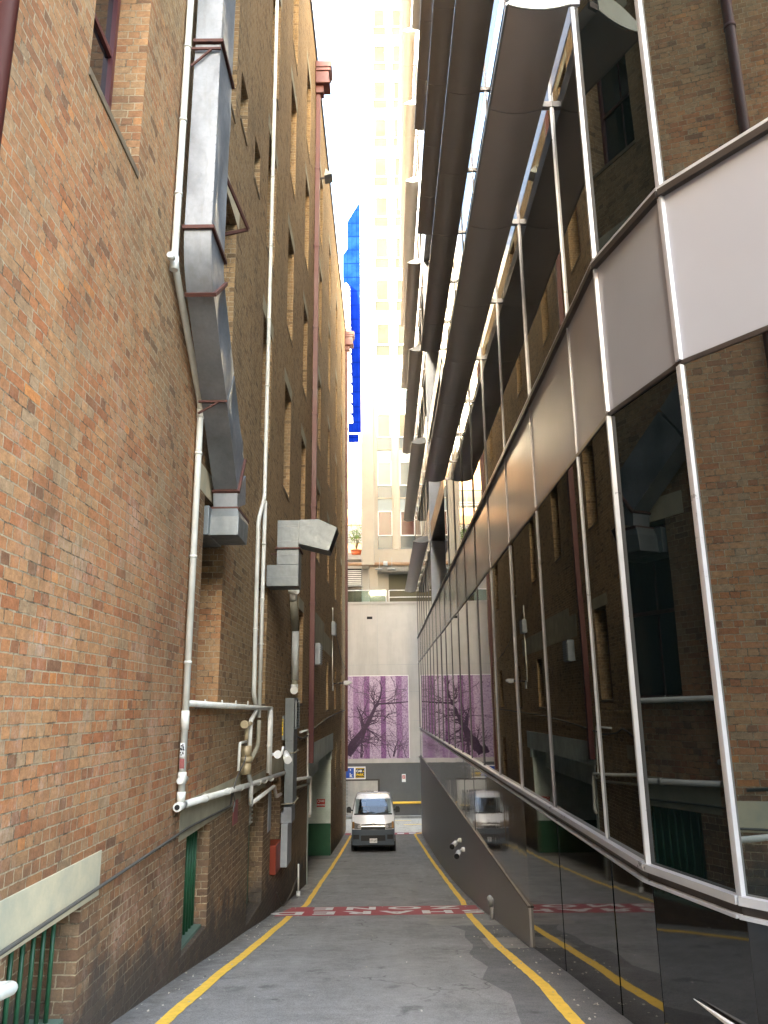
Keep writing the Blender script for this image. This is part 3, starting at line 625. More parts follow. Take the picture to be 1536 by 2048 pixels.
# red downpipes with hoppers
def red_down(y, zt, zb, label, w=.085):
    t = thing('red_downpipe', (-2.15,y,zb), label, 'pipe', 'red downpipes with hopper heads')
    m = MB(); m.box(-2.225,-2.07,y-w,y+w,zb,zt)
    m.build('pipe', M['redpipe'], t, .012)
    h = MB(); X0 = -2.24
    for (xr, dy, z0, z1) in ((-1.66,.34,zt+.95,zt+1.2),(-1.70,.31,zt+.82,zt+.95),(-1.76,.27,zt+.4,zt+.82),(-1.72,.30,zt+.3,zt+.4),(-1.95,.16,zt,zt+.3)): h.box(X0,xr,y-dy,y+dy,z0,z1)
    h.build('hopper_head', M['redpipe'], t, .015)
    b = MB()
    for i in range(7):
        z = zb + 1.5 + i * 3.05; b.box(-2.245,-2.055,y-w-.02,y+w+.02,z,z+.05)
    b.split_build('pipe_bracket', M['redpipe'], t)
    return t
red_down(23.1, 21.4, -1.55, 'nearer dark red downpipe with a big stepped hopper head by the garage opening')
red_down(44.0, 21.6, -3.4, 'far dark red downpipe at the end corner of the brick building')
t = thing('red_round_pipe', (-2.1,3.68,-1.7), 'round dull red downpipe at the top left edge close to the viewer', 'pipe'); m = MB(); m.tube([(-2.12,3.52,-1.7),(-2.12,3.52,22.8)], .07, 16); m.build('pipe', M['redpipe'], t)
m = MB()
for z in (1.5,5.2,9): m.cyl((-2.12,3.52,z),(-2.12,3.52,z+.05),.08,16)
m.split_build('pipe_clip', M['redpipe'], t)
pipe_thing('white_thin_pipe', 'thin white pipe tucked beside the foot of the nearer red downpipe', 'pipe', [(-2.2,20.6,-.62),(-2.2,22.6,-.62),(-2.2,22.75,-2.1),(-2.15,23.1,-1.98)], .026, M['pvc'], (), .06)
t = thing('drain_stub', (-2.1,20.1,-4.3), 'thin white drain stub standing at the wall foot near the garage', 'pipe'); m = MB(); m.tube([(-2.13,20.0,-3.66),(-2.13,20.05,-4.28)],.02,10); m.cyl((-2.13,20.05,-4.45),(-2.13,20.05,-4.27),.05,10); m.build('pipe', M['pvc'], t)
# cables
def cable(name, label, pts, r=.012, mat='cable'):
    P = [Vector(p) for p in pts]; out = []
    for i in range(len(P) - 1):
        p0 = P[max(i-1,0)]; p1 = P[i]; p2 = P[i+1]; p3 = P[min(i+2,len(P)-1)]
        for k in range(6):
            t = k / 6; out.append(.5*((2*p1)+(p2-p0)*t+(2*p0-5*p1+4*p2-p3)*t*t+(3*p1-p0-3*p2+p3)*t**3))
    out.append(P[-1]); m = MB(); m.tube(out, r, 6); return tag(m.build(name, M[mat]), label, 'cable')
cable('slack_cable', 'slack grey cable sagging along the brick above the garage lintel', [(WX+.03,18.5,-.9),(WX+.03,19.6,-.62),(WX+.04,20.2,-.72),(WX+.04,21.5,-.8),(WX+.05,23.5,-.72),(WX+.04,25,-.62),(WX+.04,30,-.42),(WX+.04,38,-.25),(WX+.04,45,-.15)], .022)
cable('thin_cable', 'thin cable draped to the far red downpipe below the small wall box', [(WX+.03,33.0,4.1),(WX+.03,35.5,3.3),(WX+.03,40,2.4),(WX+.06,43.8,2.1)], .016)
cable('ground_cable', 'cable sagging low along the wall foot near the drain stub', [(WX+.03,16.8,-3.6),(WX+.05,17.6,-4.02),(WX+.06,18.6,-4.1),(WX+.05,19.6,-4.1),(WX+.04,21.5,-3.95)], .014)

# ------------------------------------------------------------------ big kitchen duct
kd = thing('exhaust_duct', (-2.05,10,2.1), 'big dented galvanised kitchen duct climbing the brick wall in bolted sections', 'duct')
XL, XR = -2.08, -1.79         # the upper run stands off the wall on brackets
XLb, XRb = -2.2, -1.89        # it closes up to the wall where it enters the window
D = .64
def dented(ya, za, yb, zb, n, amp, seed, sa=0.0, sb=0.0):
    """section with a buckled alley-side sheet; sa, sb: how far it has drawn in to the wall"""
    rings = []
    dirv = Vector((0, yb - ya, zb - za)).normalized(); nrm = Vector((0, -dirv.z, dirv.y)); nrm = nrm if nrm.y > 0 else -nrm
    for i in range(n + 1):
        t = i / n; e = math.sin(math.pi * t); p0 = Vector((0, ya + (yb - ya) * t, za + (zb - za) * t)); sh = sa + (sb - sa) * t
        xl = XL + (XLb - XL) * sh; xr = XR + (XRb - XR) * sh; k = 8; pts = [(xl, p0), (xl + .5*(xr-xl), p0 + nrm * (.012 * e * math.sin(4*t + seed)))]
        for j in range(k + 1):
            u = j / k; b = amp * e * (math.sin(3.1*u + seed) * math.sin(5*t + seed*2) - .45 * math.sin(math.pi*u)) if 0 < j < k else 0
            pts.append((xr + b, p0 + nrm * (D * u)))
        pts.append((xl, p0 + nrm * D)); rings.append([(x, q.y, q.z) for x, q in pts])
    m = MB(); m.smooth = True; m.loft(rings, True); o = m.build('duct_section', M['galv'], kd)
    md = o.modifiers.new('split', 'EDGE_SPLIT'); md.split_angle = R(40); return o
Y0d = 7.17
dented(Y0d, 13.6, Y0d, 10.38, 10, .03, 4); dented(Y0d, 10.34, Y0d, 7.42, 14, .05, 1); dented(Y0d, 7.36, Y0d, 4.98, 14, .055, 2)
rings = []
for i in range(9):
    a = R(40) * i / 8; yc, zc = Y0d + 1.0, 4.96
    def pt(rad): return (yc - rad * math.cos(a), zc - rad * math.sin(a))
    (ya, za), (yb, zb) = pt(1.0), pt(1.0 - D); rings.append([(XL,ya,za),(XR,ya,za),(XR,yb,zb),(XL,yb,zb)])
m = MB(); m.smooth = True; m.loft(rings, True); o = m.build('duct_section', M['galv'], kd); md = o.modifiers.new('split', 'EDGE_SPLIT'); md.split_angle = R(40)
ya, za = rings[-1][0][1], rings[-1][0][2]
def slant(t): return (ya + (9.62 - ya) * t, za + (2.74 - za) * t)
y1_, z1_ = slant(.49); dented(ya+.012, za-.014, y1_, z1_, 14, .05, 3, .0, .49); y2_, z2_ = slant(.505); dented(y2_, z2_, *slant(.985), 14, .055, 5, .505, .985)
def ring(ya, za, yb, zb, g=0): return [(XLb-g,ya,za),(XRb+g,ya,za),(XRb+g,yb,zb),(XLb-g,yb,zb)]
m = MB(); m.loft([ring(9.6,2.72,10.16,3.12), ring(9.62,2.52,10.2,2.72)]); m.build('duct_section', M['galv'], kd)
m = MB(); m.loft([[(-2.2,9.55,2.5),(-1.87,9.55,2.5),(-1.87,10.3,2.5),(-2.2,10.3,2.5)],[(-2.24,9.5,2.38),(-1.84,9.5,2.38),(-1.84,10.2,2.42),(-2.24,10.2,2.42)],[(-2.24,9.48,2.13),(-1.84,9.48,2.13),(-1.84,10.12,2.13),(-2.24,10.12,2.13)]]); m.box(-2.62,-2.2,9.4,10.2,2.12,2.5); m.build('duct_box', M['galv2'], kd, .008)
def flange(ya, za, yb, zb, sh=0.0, name='duct_flange'):
    m = MB(); g = .032; t = .02; xl = XL + (XLb - XL) * sh; xr = XR + (XRb - XR) * sh
    d = Vector((0, yb-ya, zb-za)).normalized(); n = Vector((0, -d.z, d.y)) * t
    A = Vector((0,ya,za)) - d*g; B = Vector((0,yb,zb)) + d*g; v = []
    for s_ in (-1, 1):
        for (x, q) in ((xl-.02,A),(xr+g,A),(xr+g,B),(xl-.02,B)): v.append((x, q.y + n.y*s_, q.z + n.z*s_))
    m.faces(v, [(3,2,1,0),(4,5,6,7),(0,1,5,4),(1,2,6,5),(2,3,7,6),(3,0,4,7)]); return m.build(name, M['rust'], kd)
for z in (10.36, 7.39, 4.97): flange(Y0d, z, Y0d + D, z)
r6 = rings[-1]; flange(r6[0][1], r6[0][2], r6[2][1], r6[2][2])
dv = Vector((0, 9.62-ya, 2.74-za)).normalized(); nv = Vector((0,-dv.z,dv.y)); nv = nv if nv.y > 0 else -nv
y, z = slant(.995); flange(y, z, y + nv.y*D, z + nv.z*D, 1.0); flange(9.58,2.5,10.3,2.5,1.0)
y, z = slant(.497); xl = XL + (XLb-XL)*.5; xr = XR + (XRb-XR)*.5
br = MB(); br.bar((xl-.03,y-.02,z),(xr+.01,y-.02,z),.022,.025); br.bar((xl-.03,y-.02,z-.15),(xr-.1,y-.02,z-.014),.02,.02); br.bar((XL-.03,Y0d-.03,7.27),(XR+.01,Y0d-.03,7.27),.022,.028); br.bar((XL-.03,Y0d-.03,7.03),(XR-.1,Y0d-.03,7.255),.02,.02); br.split_build('duct_bracket', M['rust'], kd)
# drive cleats and a scatter of rivets
rv = MB()
for z in [5.05 + .12*i for i in range(44)]:
    if abs(z - 7.39) > .06: rv.box(XR-.012,XR-.004,Y0d-.004,Y0d+.0005,z,z+.008)
rv.build('rivet_line', M['galv2'], kd)
# steel awning stay by the window above
aw = thing('window_stay', (-2.2,10.2,6.9), 'rusty steel stay at the window behind the big duct', 'bracket'); m = MB(); m.bar((WX,9.6,7.55),(-1.98,10.15,7.0),.03,.05); m.bar((-1.98,10.15,7.0),(WX-.1,10.2,6.95),.03,.05); m.build('stay', M['rust'], aw)

# ------------------------------------------------------------------ small vent with hood
sv = thing('vent_hood', (-1.9,14.8,2.2), 'small galvanised vent with an angled hood reaching out over the alley', 'duct')
m = MB(); m.box(-2.24,-1.63,14.5,15.02,2.25,2.66); m.build('duct_section', M['galv2'], sv, .005)
m = MB(); m.box(-2.05,-1.63,14.5,15.02,2.663,2.98); m.build('duct_section', M['galv2'], sv, .005)
m = MB(); m.prism([(-2.05,3.0),(-1.635,3.0),(-1.635,3.08),(-1.635,3.54),(-2.05,3.54)], 'y', 14.5, 15.02); m.build('duct_section', M['galv2'], sv, .004)
m = MB(); m.prism([(-1.632,3.07),(-1.05,2.92),(-.89,3.38),(-1.25,3.55),(-1.632,3.545)], 'y', 14.485, 15.035); m.build('hood', M['galv2'], sv, .004)
m = MB(); v = [(-1.045,14.52,2.935),(-1.045,15.0,2.935),(-.888,15.0,3.375),(-.888,14.52,3.375)]; m.face(v); m.build('hood_mouth', M['dark'], sv)
m = MB(); m.box(-2.08,-1.6,14.46,15.06,2.965,2.995); m.bar((-2.24,15.05,2.98),(-1.6,15.05,2.98),.03,.03); m.bar((-2.24,15.05,2.6),(-1.7,15.05,2.96),.03,.03); m.build('bracket', M['rust'], sv)
m = MB()
for (x0, x1, z) in ((-2.24,-1.63,2.42),(-2.05,-1.63,2.85),(-2.05,-1.635,3.12),(-2.05,-1.635,3.42)): m.box(x0,x1,14.494,14.4995,z-.004,z+.004)
m.build('seam', M['galv'], sv)

# ------------------------------------------------------------------ tall grey duct at the wall foot
td = thing('vent_duct', (-2.1,17.8,-2.4), 'tall grey vent duct with a louvre and a yellow FOUR label by the cellar', 'duct')
m = MB(); m.box(-2.2,-2.0,17.42,18.14,-.70,.21); m.box(-2.245,-2.2,17.3,18.1,-.68,-.17); m.box(-2.19,-2.0,17.42,18.14,-2.03,-.703); m.split_build('duct_section', M['galv2'], td, .006)
m = MB(); m.prism([(-2.19,-2.05),(-2.01,-2.05),(-2.01,-2.38),(-2.36,-2.38),(-2.36,-2.18),(-2.19,-2.16)], 'y', 17.4, 18.0); m.build('duct_elbow', M['galv'], td, .006)
m = MB(); m.box(-2.0,-1.985,17.5,18.08,-.46,.17); m.build('louvre_frame', M['dark'], td)
m = MB()
for i in range(10):
    z = -.43 + i * .06; m.faces([(-1.984,17.5,z),(-1.984,18.08,z),(-1.955,18.08,z-.02),(-1.955,17.5,z-.02),(-1.984,17.5,z+.022),(-1.984,18.08,z+.022),(-1.955,18.08,z),(-1.955,17.5,z)], [(0,1,2,3),(7,6,5,4),(0,3,7,4),(1,5,6,2),(2,6,7,3),(0,4,5,1)])
m.box(-1.984,-1.95,17.47,17.5,-.46,.17); m.box(-1.984,-1.95,18.08,18.11,-.46,.17); m.build('louvre', M['galv2'], td)
m = MB(); m.box(-2.246,-2.216,17.291,17.2985,-.58,-.24); pl = m.build('label_plate', M['signyellow'], td)
for i, ch in enumerate('FOUR'): letters('lettering', ch, .085, frameM((-2.231,17.288,-.285 - .083*i),(1,0,0),(0,0,1)), M['signblack'], pl, 1, .001)
m = MB()
for z in (-.95, -1.98): m.tube(fillet([(-2.24,17.36,z-.02),(-1.97,17.38,z),(-1.97,18.2,z+.02),(-2.24,18.3,z+.06)],.05), .016, 8)
m.split_build('strap', M['pvcgrey'], td)
rb = thing('hose_cabinet', (-2.3,16.6,-3.2), 'red and grey cabinet standing in the dark wall recess', 'cabinet'); m = MB(); m.box(-2.55,-2.2,16.4,17.2,-3.2,-2.66); m.build('cabinet_body', M['redpanel'], rb, .01); m = MB(); m.box(-2.199,-2.06,17.1,17.85,-3.19,-2.36); m.build('cabinet_side', M['greypaint'], rb, .006)
bt = thing('small_bottle', (-2.27,16.95,-2.179), 'small dark bottle standing on the elbow of the tall grey duct', 'bottle'); m = MB(); m.tube([(-2.28,17.6,-2.178),(-2.28,17.6,-2.02),(-2.28,17.6,-1.98),(-2.28,17.6,-1.94)],[.032,.032,.014,.014],12); m.build('bottle_glass', M['glassdark'], bt)
# floodlight + cameras left
fd = thing('floodlight', (-2.1,15.2,-.9), 'twin white floodlight and sensor on a short arm beside the white risers', 'light'); m = MB(); m.cyl((-2.2,15.3,-.86),(-1.98,15.3,-.86),.03,10); m.cyl((-2.05,15.22,-.86),(-2.05,15.3,-.86),.075,14); m.build('lamp_arm', M['white'], fd)
m = MB(); m.tube([(-1.9,15.25,-.82),(-1.86,15.1,-.9),(-1.82,14.98,-.95)],[.04,.07,.075],14); m.build('lamp_head', M['white'], fd); m = MB(); m.tube([(-1.98,15.3,-.86),(-1.95,15.28,-.72)],.028,8); m.build('sensor', M['white'], fd)
# wall boxes, street lamp
def wallbox(name, y, z0, z1, dp, w, label):
    t = thing(name, (WX,y,z0), label, 'box'); m = MB(); m.box(WX+.002,WX+dp,y,y+w,z0,z1); m.build('box_body', M['greypaint'], t, .01)
    f = MB()
    for i in range(8):
        z = z0 + (z1-z0)*(i+.6)/9; f.box(WX+dp,WX+dp+.03,y+.06,y+w-.05,z,z+.03)
    f.build('box_grille', M['signgrey'], t); return t
wallbox('vent_box', 24.6, 1.32, 1.98, .22, .7, 'grey grilled vent box on the wall beside the nearer red downpipe')
wb = wallbox('meter_box', 32.9, 2.98, 3.55, .16, .6, 'blue grey box high on the wall above the wall lamp'); m = MB(); m.cyl((WX+.05,33,3.55),(WX+.05,33,4.15),.02,8); m.build('conduit', M['pvc'], wb); m = MB(); m.cyl((WX+.03,33.3,2.98),(WX+.03,33.3,.95),.02,8); m.build('conduit', M['pvc'], wb)
sl = thing('wall_lamp', (WX,33.6,.9), 'street lamp on a short arm sticking out from the brick wall', 'street lamp'); m = MB(); m.box(WX+.002,WX+.05,33.5,33.75,.68,1.02); m.build('wall_plate', M['steel'], sl); m = MB(); m.tube([(WX+.03,33.6,.97),(-1.85,33.6,1.0)],.028,10); m.cyl((-1.97,33.6,.99),(-1.74,33.6,1.01),.05,10); m.build('arm', M['alumdark'], sl)
m = MB(); m.prism([(-1.76,.92),(-1.60,.90),(-1.42,.98),(-1.40,1.03),(-1.48,1.09),(-1.76,1.09)], 'y', 33.45, 33.75); m.build('lamp_head', M['steel'], sl, .02)
rl = thing('roof_floodlight', (WX,24.9,19.3), 'small pale floodlight under the roof edge high on the brick wall', 'light'); m = MB(); m.prism([(WX+.2,0),(WX+.5,.08),(WX+.24,.32)], 'y', 24.7, 25.2); 
for i, v in enumerate(m.v): m.v[i] = (v[0], v[1], v[2] + 19.3)
m.build('lamp_head', M['greypaint'], rl); m = MB(); m.bar((WX,24.95,19.35),(WX+.3,24.95,19.43),.05,.05); m.build('arm', M['alumdark'], rl)
# signs on the left wall
def plate(name, label, y0, y1, z0, z1, mat, stripes=None):
    m = MB(); m.box(WX+.002,WX+.012,y0,y1,z0,z1); o = m.build(name, M[mat]); tag(o, label, 'sign'); return o
sg = plate('warning_sign', 'small faded red sign on brick beside the dark cable', 11.95,12.32,-1.66,-1.33,'fadedred')
lg = plate('door_sign', 'narrow tall grey sign on the pier between two cellar recesses', 15.5,15.86,-2.28,-1.5,'signgrey')
ns = thing('no_smoking_sign', (-2.6,33.05,-3.9), 'small red no smoking sign on the pale garage wall', 'sign'); m = MB(); m.box(-2.82,-2.48,33.06,33.068,-3.92,-3.62); m.build('sign_plate', M['signred'], ns)
m = MB(); n = 20; 
for i in range(n):
    a0, a1 = 2*math.pi*i/n, 2*math.pi*(i+1)/n; m.face([(-2.74+.04*math.cos(a0),33.056,-3.70+.04*math.sin(a0)),(-2.74+.04*math.cos(a1),33.056,-3.70+.04*math.sin(a1)),(-2.74+.055*math.cos(a1),33.056,-3.70+.055*math.sin(a1)),(-2.74+.055*math.cos(a0),33.056,-3.70+.055*math.sin(a0))])
m.build('sign_symbol', M['white'], ns); letters('lettering','NO',.1,frameM((-2.59,33.055,-3.7),(1,0,0),(0,0,1)),M['white'],ns,1,.003); letters('lettering','SMOKING',.078,frameM((-2.65,33.055,-3.84),(1,0,0),(0,0,1)),M['white'],ns,.95,.002)
# handrail at the near left
hr = thing('handrail', (-2.15,3,-2), 'white tube handrail end beside the barred cellar window', 'handrail'); m = MB(); m.tube(fillet([(-2.05,-6,-.2),(-2.05,1.5,-1.05),(-2.05,4.72,-1.47),(-2.24,4.74,-1.49)],.07,6),.034,14); m.build('rail', M['pvc'], hr)
m = MB(); m.tube([(-2.05,2.6,-1.2),(-2.05,2.6,-1.95)],.025,10); m.tube([(-2.05,.2,-.9),(-2.05,.2,-1.6)],.025,10); m.split_build('post', M['pvc'], hr)
st_ = thing('white_wall_bar', (-2.2,2.5,.2), 'white bar and dark bar fixed to the near brick wall seen in the glass', 'rail')
m = MB(); m.tube([(-2.18,.5,-.72),(-2.18,4.4,-.95)],.02,10); m.build('bar', M['cable'], st_)

# ------------------------------------------------------------------ RIGHT: glass office building
gb = thing('glass_office_building', (8, 24, -3), 'dark mirror glass office building with bronze sunshade blades along the right', 'building')
GX = 1.9
bays = [6.0, 7.07] + [7.07 + 2.1 * i for i in range(1, 17)] + [43.5]
bays = [b for b in bays if b <= 43.5]
ZB, Z1, Z2 = -1.12, 2.34, 3.72
ftan = [(1.9,6.0),(2.13,5.02),(2.73,4.20),(3.48,3.53),(4.4,3.12),(5.4,2.95),(6.5,2.95),(7.6,2.95)]
def panel(mb, p, q, z0, z1, inset=.0, off=0.0, tilt=(0,0)):
    """vertical pane between plan points p and q; slight tilt like a real glazed unit"""
    d = Vector((q[0]-p[0], q[1]-p[1], 0)); L = d.length; d.normalize(); n = Vector((d.y, -d.x, 0))
    if n.x > 0: n = -n
    P = [Vector((p[0],p[1],z0)) + d*inset, Vector((p[0],p[1],z0)) + d*(L-inset), Vector((p[0],p[1],z1)) + d*(L-inset), Vector((p[0],p[1],z1)) + d*inset]
    o = [off + tilt[0], off - tilt[0], off - tilt[0] + tilt[1], off + tilt[0] + tilt[1]]
    f = [P[i] + n*o[i] for i in range(4)]; bck = [P[i] - n*.05 for i in range(4)]
    mb.faces(f + bck, [(0,1,2,3),(7,6,5,4),(0,4,5,1),(1,5,6,2),(2,6,7,3),(3,7,4,0)])
rnd = random.Random(3)
plan = [(GX, y) for y in bays[::-1]] + ftan[1:]
def seg_iter(): return [(plan[i], plan[i+1]) for i in range(len(plan) - 1)]
for (p, q) in seg_iter():
    tl = (rnd.uniform(-.003,.003), rnd.uniform(-.004,.004))
    a = MB(); panel(a, p, q, ZB, Z1 - .02, .02, .0, tl); a.build('glass_pane', M['glassclear'] if 5.5 < p[1] < 6.1 and q[1] < 5.9 else M['glass'], gb)
    a = MB(); panel(a, p, q, Z1 + .02, Z2 - .02, .02, .004, (rnd.uniform(-.002,.002), 0)); a.build('spandrel_panel', M['spandrel'], gb)
# polished strip, matte grey wall, granite
for i in range(len(bays) - 1):
    y0, y1 = bays[i], bays[i+1]
    if y1 <= 11.3:
        a = MB(); panel(a, (GX, y1), (GX, y0), -3.6, ZB - .13, .0015, -.01, (rnd.uniform(-.003,.003), rnd.uniform(-.003,.003))); a.build('granite_panel', M['granite'], gb)
    else:
        a = MB(); panel(a, (GX, y1), (GX, y0), -2.7, ZB - .13, .004, -.004, (rnd.uniform(-.006,.006), rnd.uniform(-.004,.004))); a.build('polished_panel', M['steelstrip'], gb)
for i in range(len(ftan) - 1):
    a = MB(); panel(a, ftan[i], ftan[i+1], -3.0, ZB - .13, .0015, -.01, (rnd.uniform(-.002,.002), rnd.uniform(-.002,.002))); a.build('granite_panel', M['granite'], gb)
a = MB(); a.box(GX+.03,GX+.05,6.0,11.3,-3.6,ZB-.13); a.build('granite_backing', M['granite'], gb)
for k, (y0, y1) in enumerate(((11.17,14.3),(14.306,19.8),(19.806,25.3),(25.306,30.8),(30.806,36.3),(36.306,43.62))):
    a = MB(); a.box(GX-.02,GX+.3,y0,y1,gz(y1)-.4,-2.62); a.build('cladding_panel', M['greywall'], gb)
a = MB(); a.box(GX-.03,GX+.02,11.17,43.62,-2.62,-2.595); a.build('cladding_cap', M['alumdark'], gb)
# sill: white ledge, dark gap, thin white line
for (w0, z0, z1, mt, nm) in ((.055, ZB-.05, ZB, 'alum', 'sill'), (.02, ZB-.105, ZB-.05, 'alumdark', 'sill_gap'), (.06, ZB-.125, ZB-.105, 'alum', 'sill_trim')):
    m = MB()
    for (p, q) in seg_iter():
        d = Vector((q[0]-p[0], q[1]-p[1], 0)).normalized(); n = Vector((d.y,-d.x,0)); n = -n if n.x > 0 else n
        A = Vector((*p,0)); B = Vector((*q,0))
        v = [A+n*w0, B+n*w0, B-n*.05, A-n*.05]; vs = [(c.x,c.y,z0) for c in v] + [(c.x,c.y,z1) for c in v]
        m.faces(vs, [(3,2,1,0),(4,5,6,7),(0,1,5,4),(1,2,6,5),(2,3,7,6),(3,0,4,7)])
    far = nm
    m.build(nm, M[mt], gb)
for (z, w0, mt, hh) in ((Z2,.05,'alumdark',.028),(Z2+.045,.042,'alum',.015),(Z1,.012,'alumdark',.018)):
    m = MB()
    for (p, q) in seg_iter():
        d = Vector((q[0]-p[0], q[1]-p[1], 0)).normalized(); n = Vector((d.y,-d.x,0)); n = -n if n.x > 0 else n
        A = Vector((*p,0)); B = Vector((*q,0)); v = [A+n*w0, B+n*w0, B-n*.03, A-n*.03]; vs = [(c.x,c.y,z-hh) for c in v] + [(c.x,c.y,z+hh) for c in v]
        m.faces(vs, [(3,2,1,0),(4,5,6,7),(0,1,5,4),(1,2,6,5),(2,3,7,6),(3,0,4,7)])
    m.build('transom', M[mt], gb)
# mullions
LEV = [6.3 + 4.15 * i for i in range(8)]
ZT = 37.5
YN0, YN1 = 22.9, 29.75       # recess in the upper facade
for i, (x, y) in enumerate(plan):
    facet = y < 6.001
    n = Vector((-1,0,0))
    if facet and i > 0 and i < len(plan) - 1:
        d1 = (Vector((*plan[i+1],0)) - Vector((*plan[i-1],0))).normalized(); n = Vector((d1.y,-d1.x,0)); n = -n if n.x > 0 else n
    tdir = Vector((-n.y, n.x, 0)); w = .023 if facet else (.018 if y < 8 else .011); dp = .034 if facet else .02
    m = MB()
    inrec = YN0 + .1 < y < YN1 - .1
    for (z0, z1) in ((ZB+.001, Z1-.02), (Z1+.019, Z2-.03), (Z2+.061, ZT)):
        if inrec and z0 > 3: continue
        for s in (-1, 1):
            c0 = Vector((x,y,0)) + tdir*(s*w*.56); v = [c0 - tdir*w*.48 + n*dp*(1 if s > 0 else .72), c0 + tdir*w*.48 + n*dp*(1 if s > 0 else .72), c0 + tdir*w*.48 - n*.03, c0 - tdir*w*.48 - n*.03]
            vs = [(c.x,c.y,z0) for c in v] + [(c.x,c.y,z1) for c in v]; m.faces(vs, [(3,2,1,0),(4,5,6,7),(0,1,5,4),(1,2,6,5),(2,3,7,6),(3,0,4,7)])
    m.build('mullion', M['alum'] if y < 8 else (M['mull'] if y < 14 else M['mullfar']), gb)  # mullion metal is set darker farther along the facade
# upper glazing bands per storey, either side of the recess
zs = [Z2 + .06] + [v for k in range(8) for v in (6.49 + 4.15*k, 7.87 + 4.15*k)]
for k in range(len(zs) - 1):
    for (ya, yb) in ((5.99, YN0), (YN1, 43.5)):
        m = MB()
        if k == len(zs) - 2 and ya > 40: continue
        ys = [b for b in bays if ya - .01 <= b <= yb + .01]
        if ya < 6: ys = [b for b in bays if b < YN0 - .3] + [YN0]
        else: ys = [YN1] + [b for b in bays if b > YN1 + .3]
        for a, b in zip(ys, ys[1:]): panel(m, (GX, b), (GX, a), zs[k] + .012, zs[k+1] - .012, .012, 0, (rnd.uniform(-.003,.003), rnd.uniform(-.004,.004)))
        if ya < 6:
            for i in range(len(ftan) - 1): m.mi = 1 if i == 0 else 0; panel(m, ftan[i], ftan[i+1], zs[k] + .012, zs[k+1] - .012, .012, 0, (rnd.uniform(-.002,.002), rnd.uniform(-.003,.003)))
        m.build('spandrel_band' if k % 2 else 'glazing_band', [M['spandrel']] * 2 if k % 2 else [M['glass'], M['glassclear']], gb)
# recess: back, side wall, soffits
m = MB(); m.box(GX+1.5,GX+1.6,YN0,YN1,Z2,ZT); m.build('recess_glazing', M['glass'], gb)
m = MB(); m.box(GX-.02,GX+1.5,YN1-.02,YN1+.1,Z2+.03,ZT); m.build('recess_wall', M['notchwall'], gb)
m = MB(); m.box(GX+.01,GX+1.5,YN0-.1,YN0+.001,Z2+.03,ZT); m.build('recess_wall', M['alumdark'], gb)
for L in LEV:
    m = MB(); m.box(GX+.0,GX+1.5,YN0,YN1-.03,L+.05,L+.75); m.build('recess_soffit', M['alumdark'], gb)
# building mass behind
m = MB(); m.prism([(GX+1.62,43.4),(GX+1.62,6.5),(4.2,5),(8,4.2),(18,4.2),(18,43.4)], 'z', -7, ZT-.2); m.build('core', M['dark'], gb)
m = MB(); m.box(GX-.01,18,43.5,43.62,-7,ZT); m.build('end_wall', M['greywall'], gb)
wc = MB(); wc.tube([(GX-.06,43.75,-2.72),(GX+.02,43.6,-2.6)], [.06,.03], 10); wc.build('corner_light', M['white'], gb)
# sunshade blades
def blade_profile(x0, x1, z):
    """lens section, thin outer lip, swelling underside"""
    n = 12; bot = []; top = []
    for i in range(n + 1):
        t = i / n; x = x0 + (x1 - x0) * t
        bot.append((x, z + .05 - .075 * math.sin(math.pi * min(1, t*.9 + .0)) ** .8 + .02*t)); top.append((x, z + .075 + .19 * math.sin(math.pi * t * .62)))
    return bot + top[::-1]
def sunshade(y0, y1, L, joints, x0=1.22, x1=1.80):
    prof = blade_profile(x0, x1, L); js = [y0] + [j for j in joints if y0 + .3 < j < y1 - .3] + [y1]
    o = None; m = MB()
    for a, b in zip(js, js[1:]):
        m.smooth = True; m.loft([[(x, a + .006, z) for x, z in prof], [(x, b - .006, z) for x, z in prof]], False)
        m.smooth = False; m.face([(x, a + .006, z) for x, z in prof]); m.face([(x, b - .006, z) for x, z in prof])
    o = m.build('sunshade_blade', M['blade'], gb); md = o.modifiers.new('split', 'EDGE_SPLIT'); md.split_angle = R(35)
    e = MB(); e.box(x0-.012,x0+.012,y0,y1,L+.045,L+.078); e.build('blade_lip', M['bladeedge'], o)
    c = MB(); big = [(x + (.0 if x < 1.5 else 0), z) for x, z in prof]; c.prism(big, 'y', y0-.012, y0-.001); c.build('end_plate', M['cap'] if y0 < 10 and L < 7 else M['capgrey'], o)
    for j in js: k = MB(); k.box(x1-.03, GX-.002, j-.03 if j > y0 else j, j+.03 if j < y1 else j, L+.05, L+.12); k.build('blade_bracket', M['mull'], o)
near_j = [7.07 + 2.1 * i for i in range(8)]; far_j = [YN1 + 2.1 * i for i in range(1, 7)]
for i, L in enumerate(LEV):
    sunshade(5.78 if i == 0 else 5.6, 21.3 + .12*i if i < 3 else 21.8, L, near_j); sunshade(YN1+.05, 43.4, L, far_j)
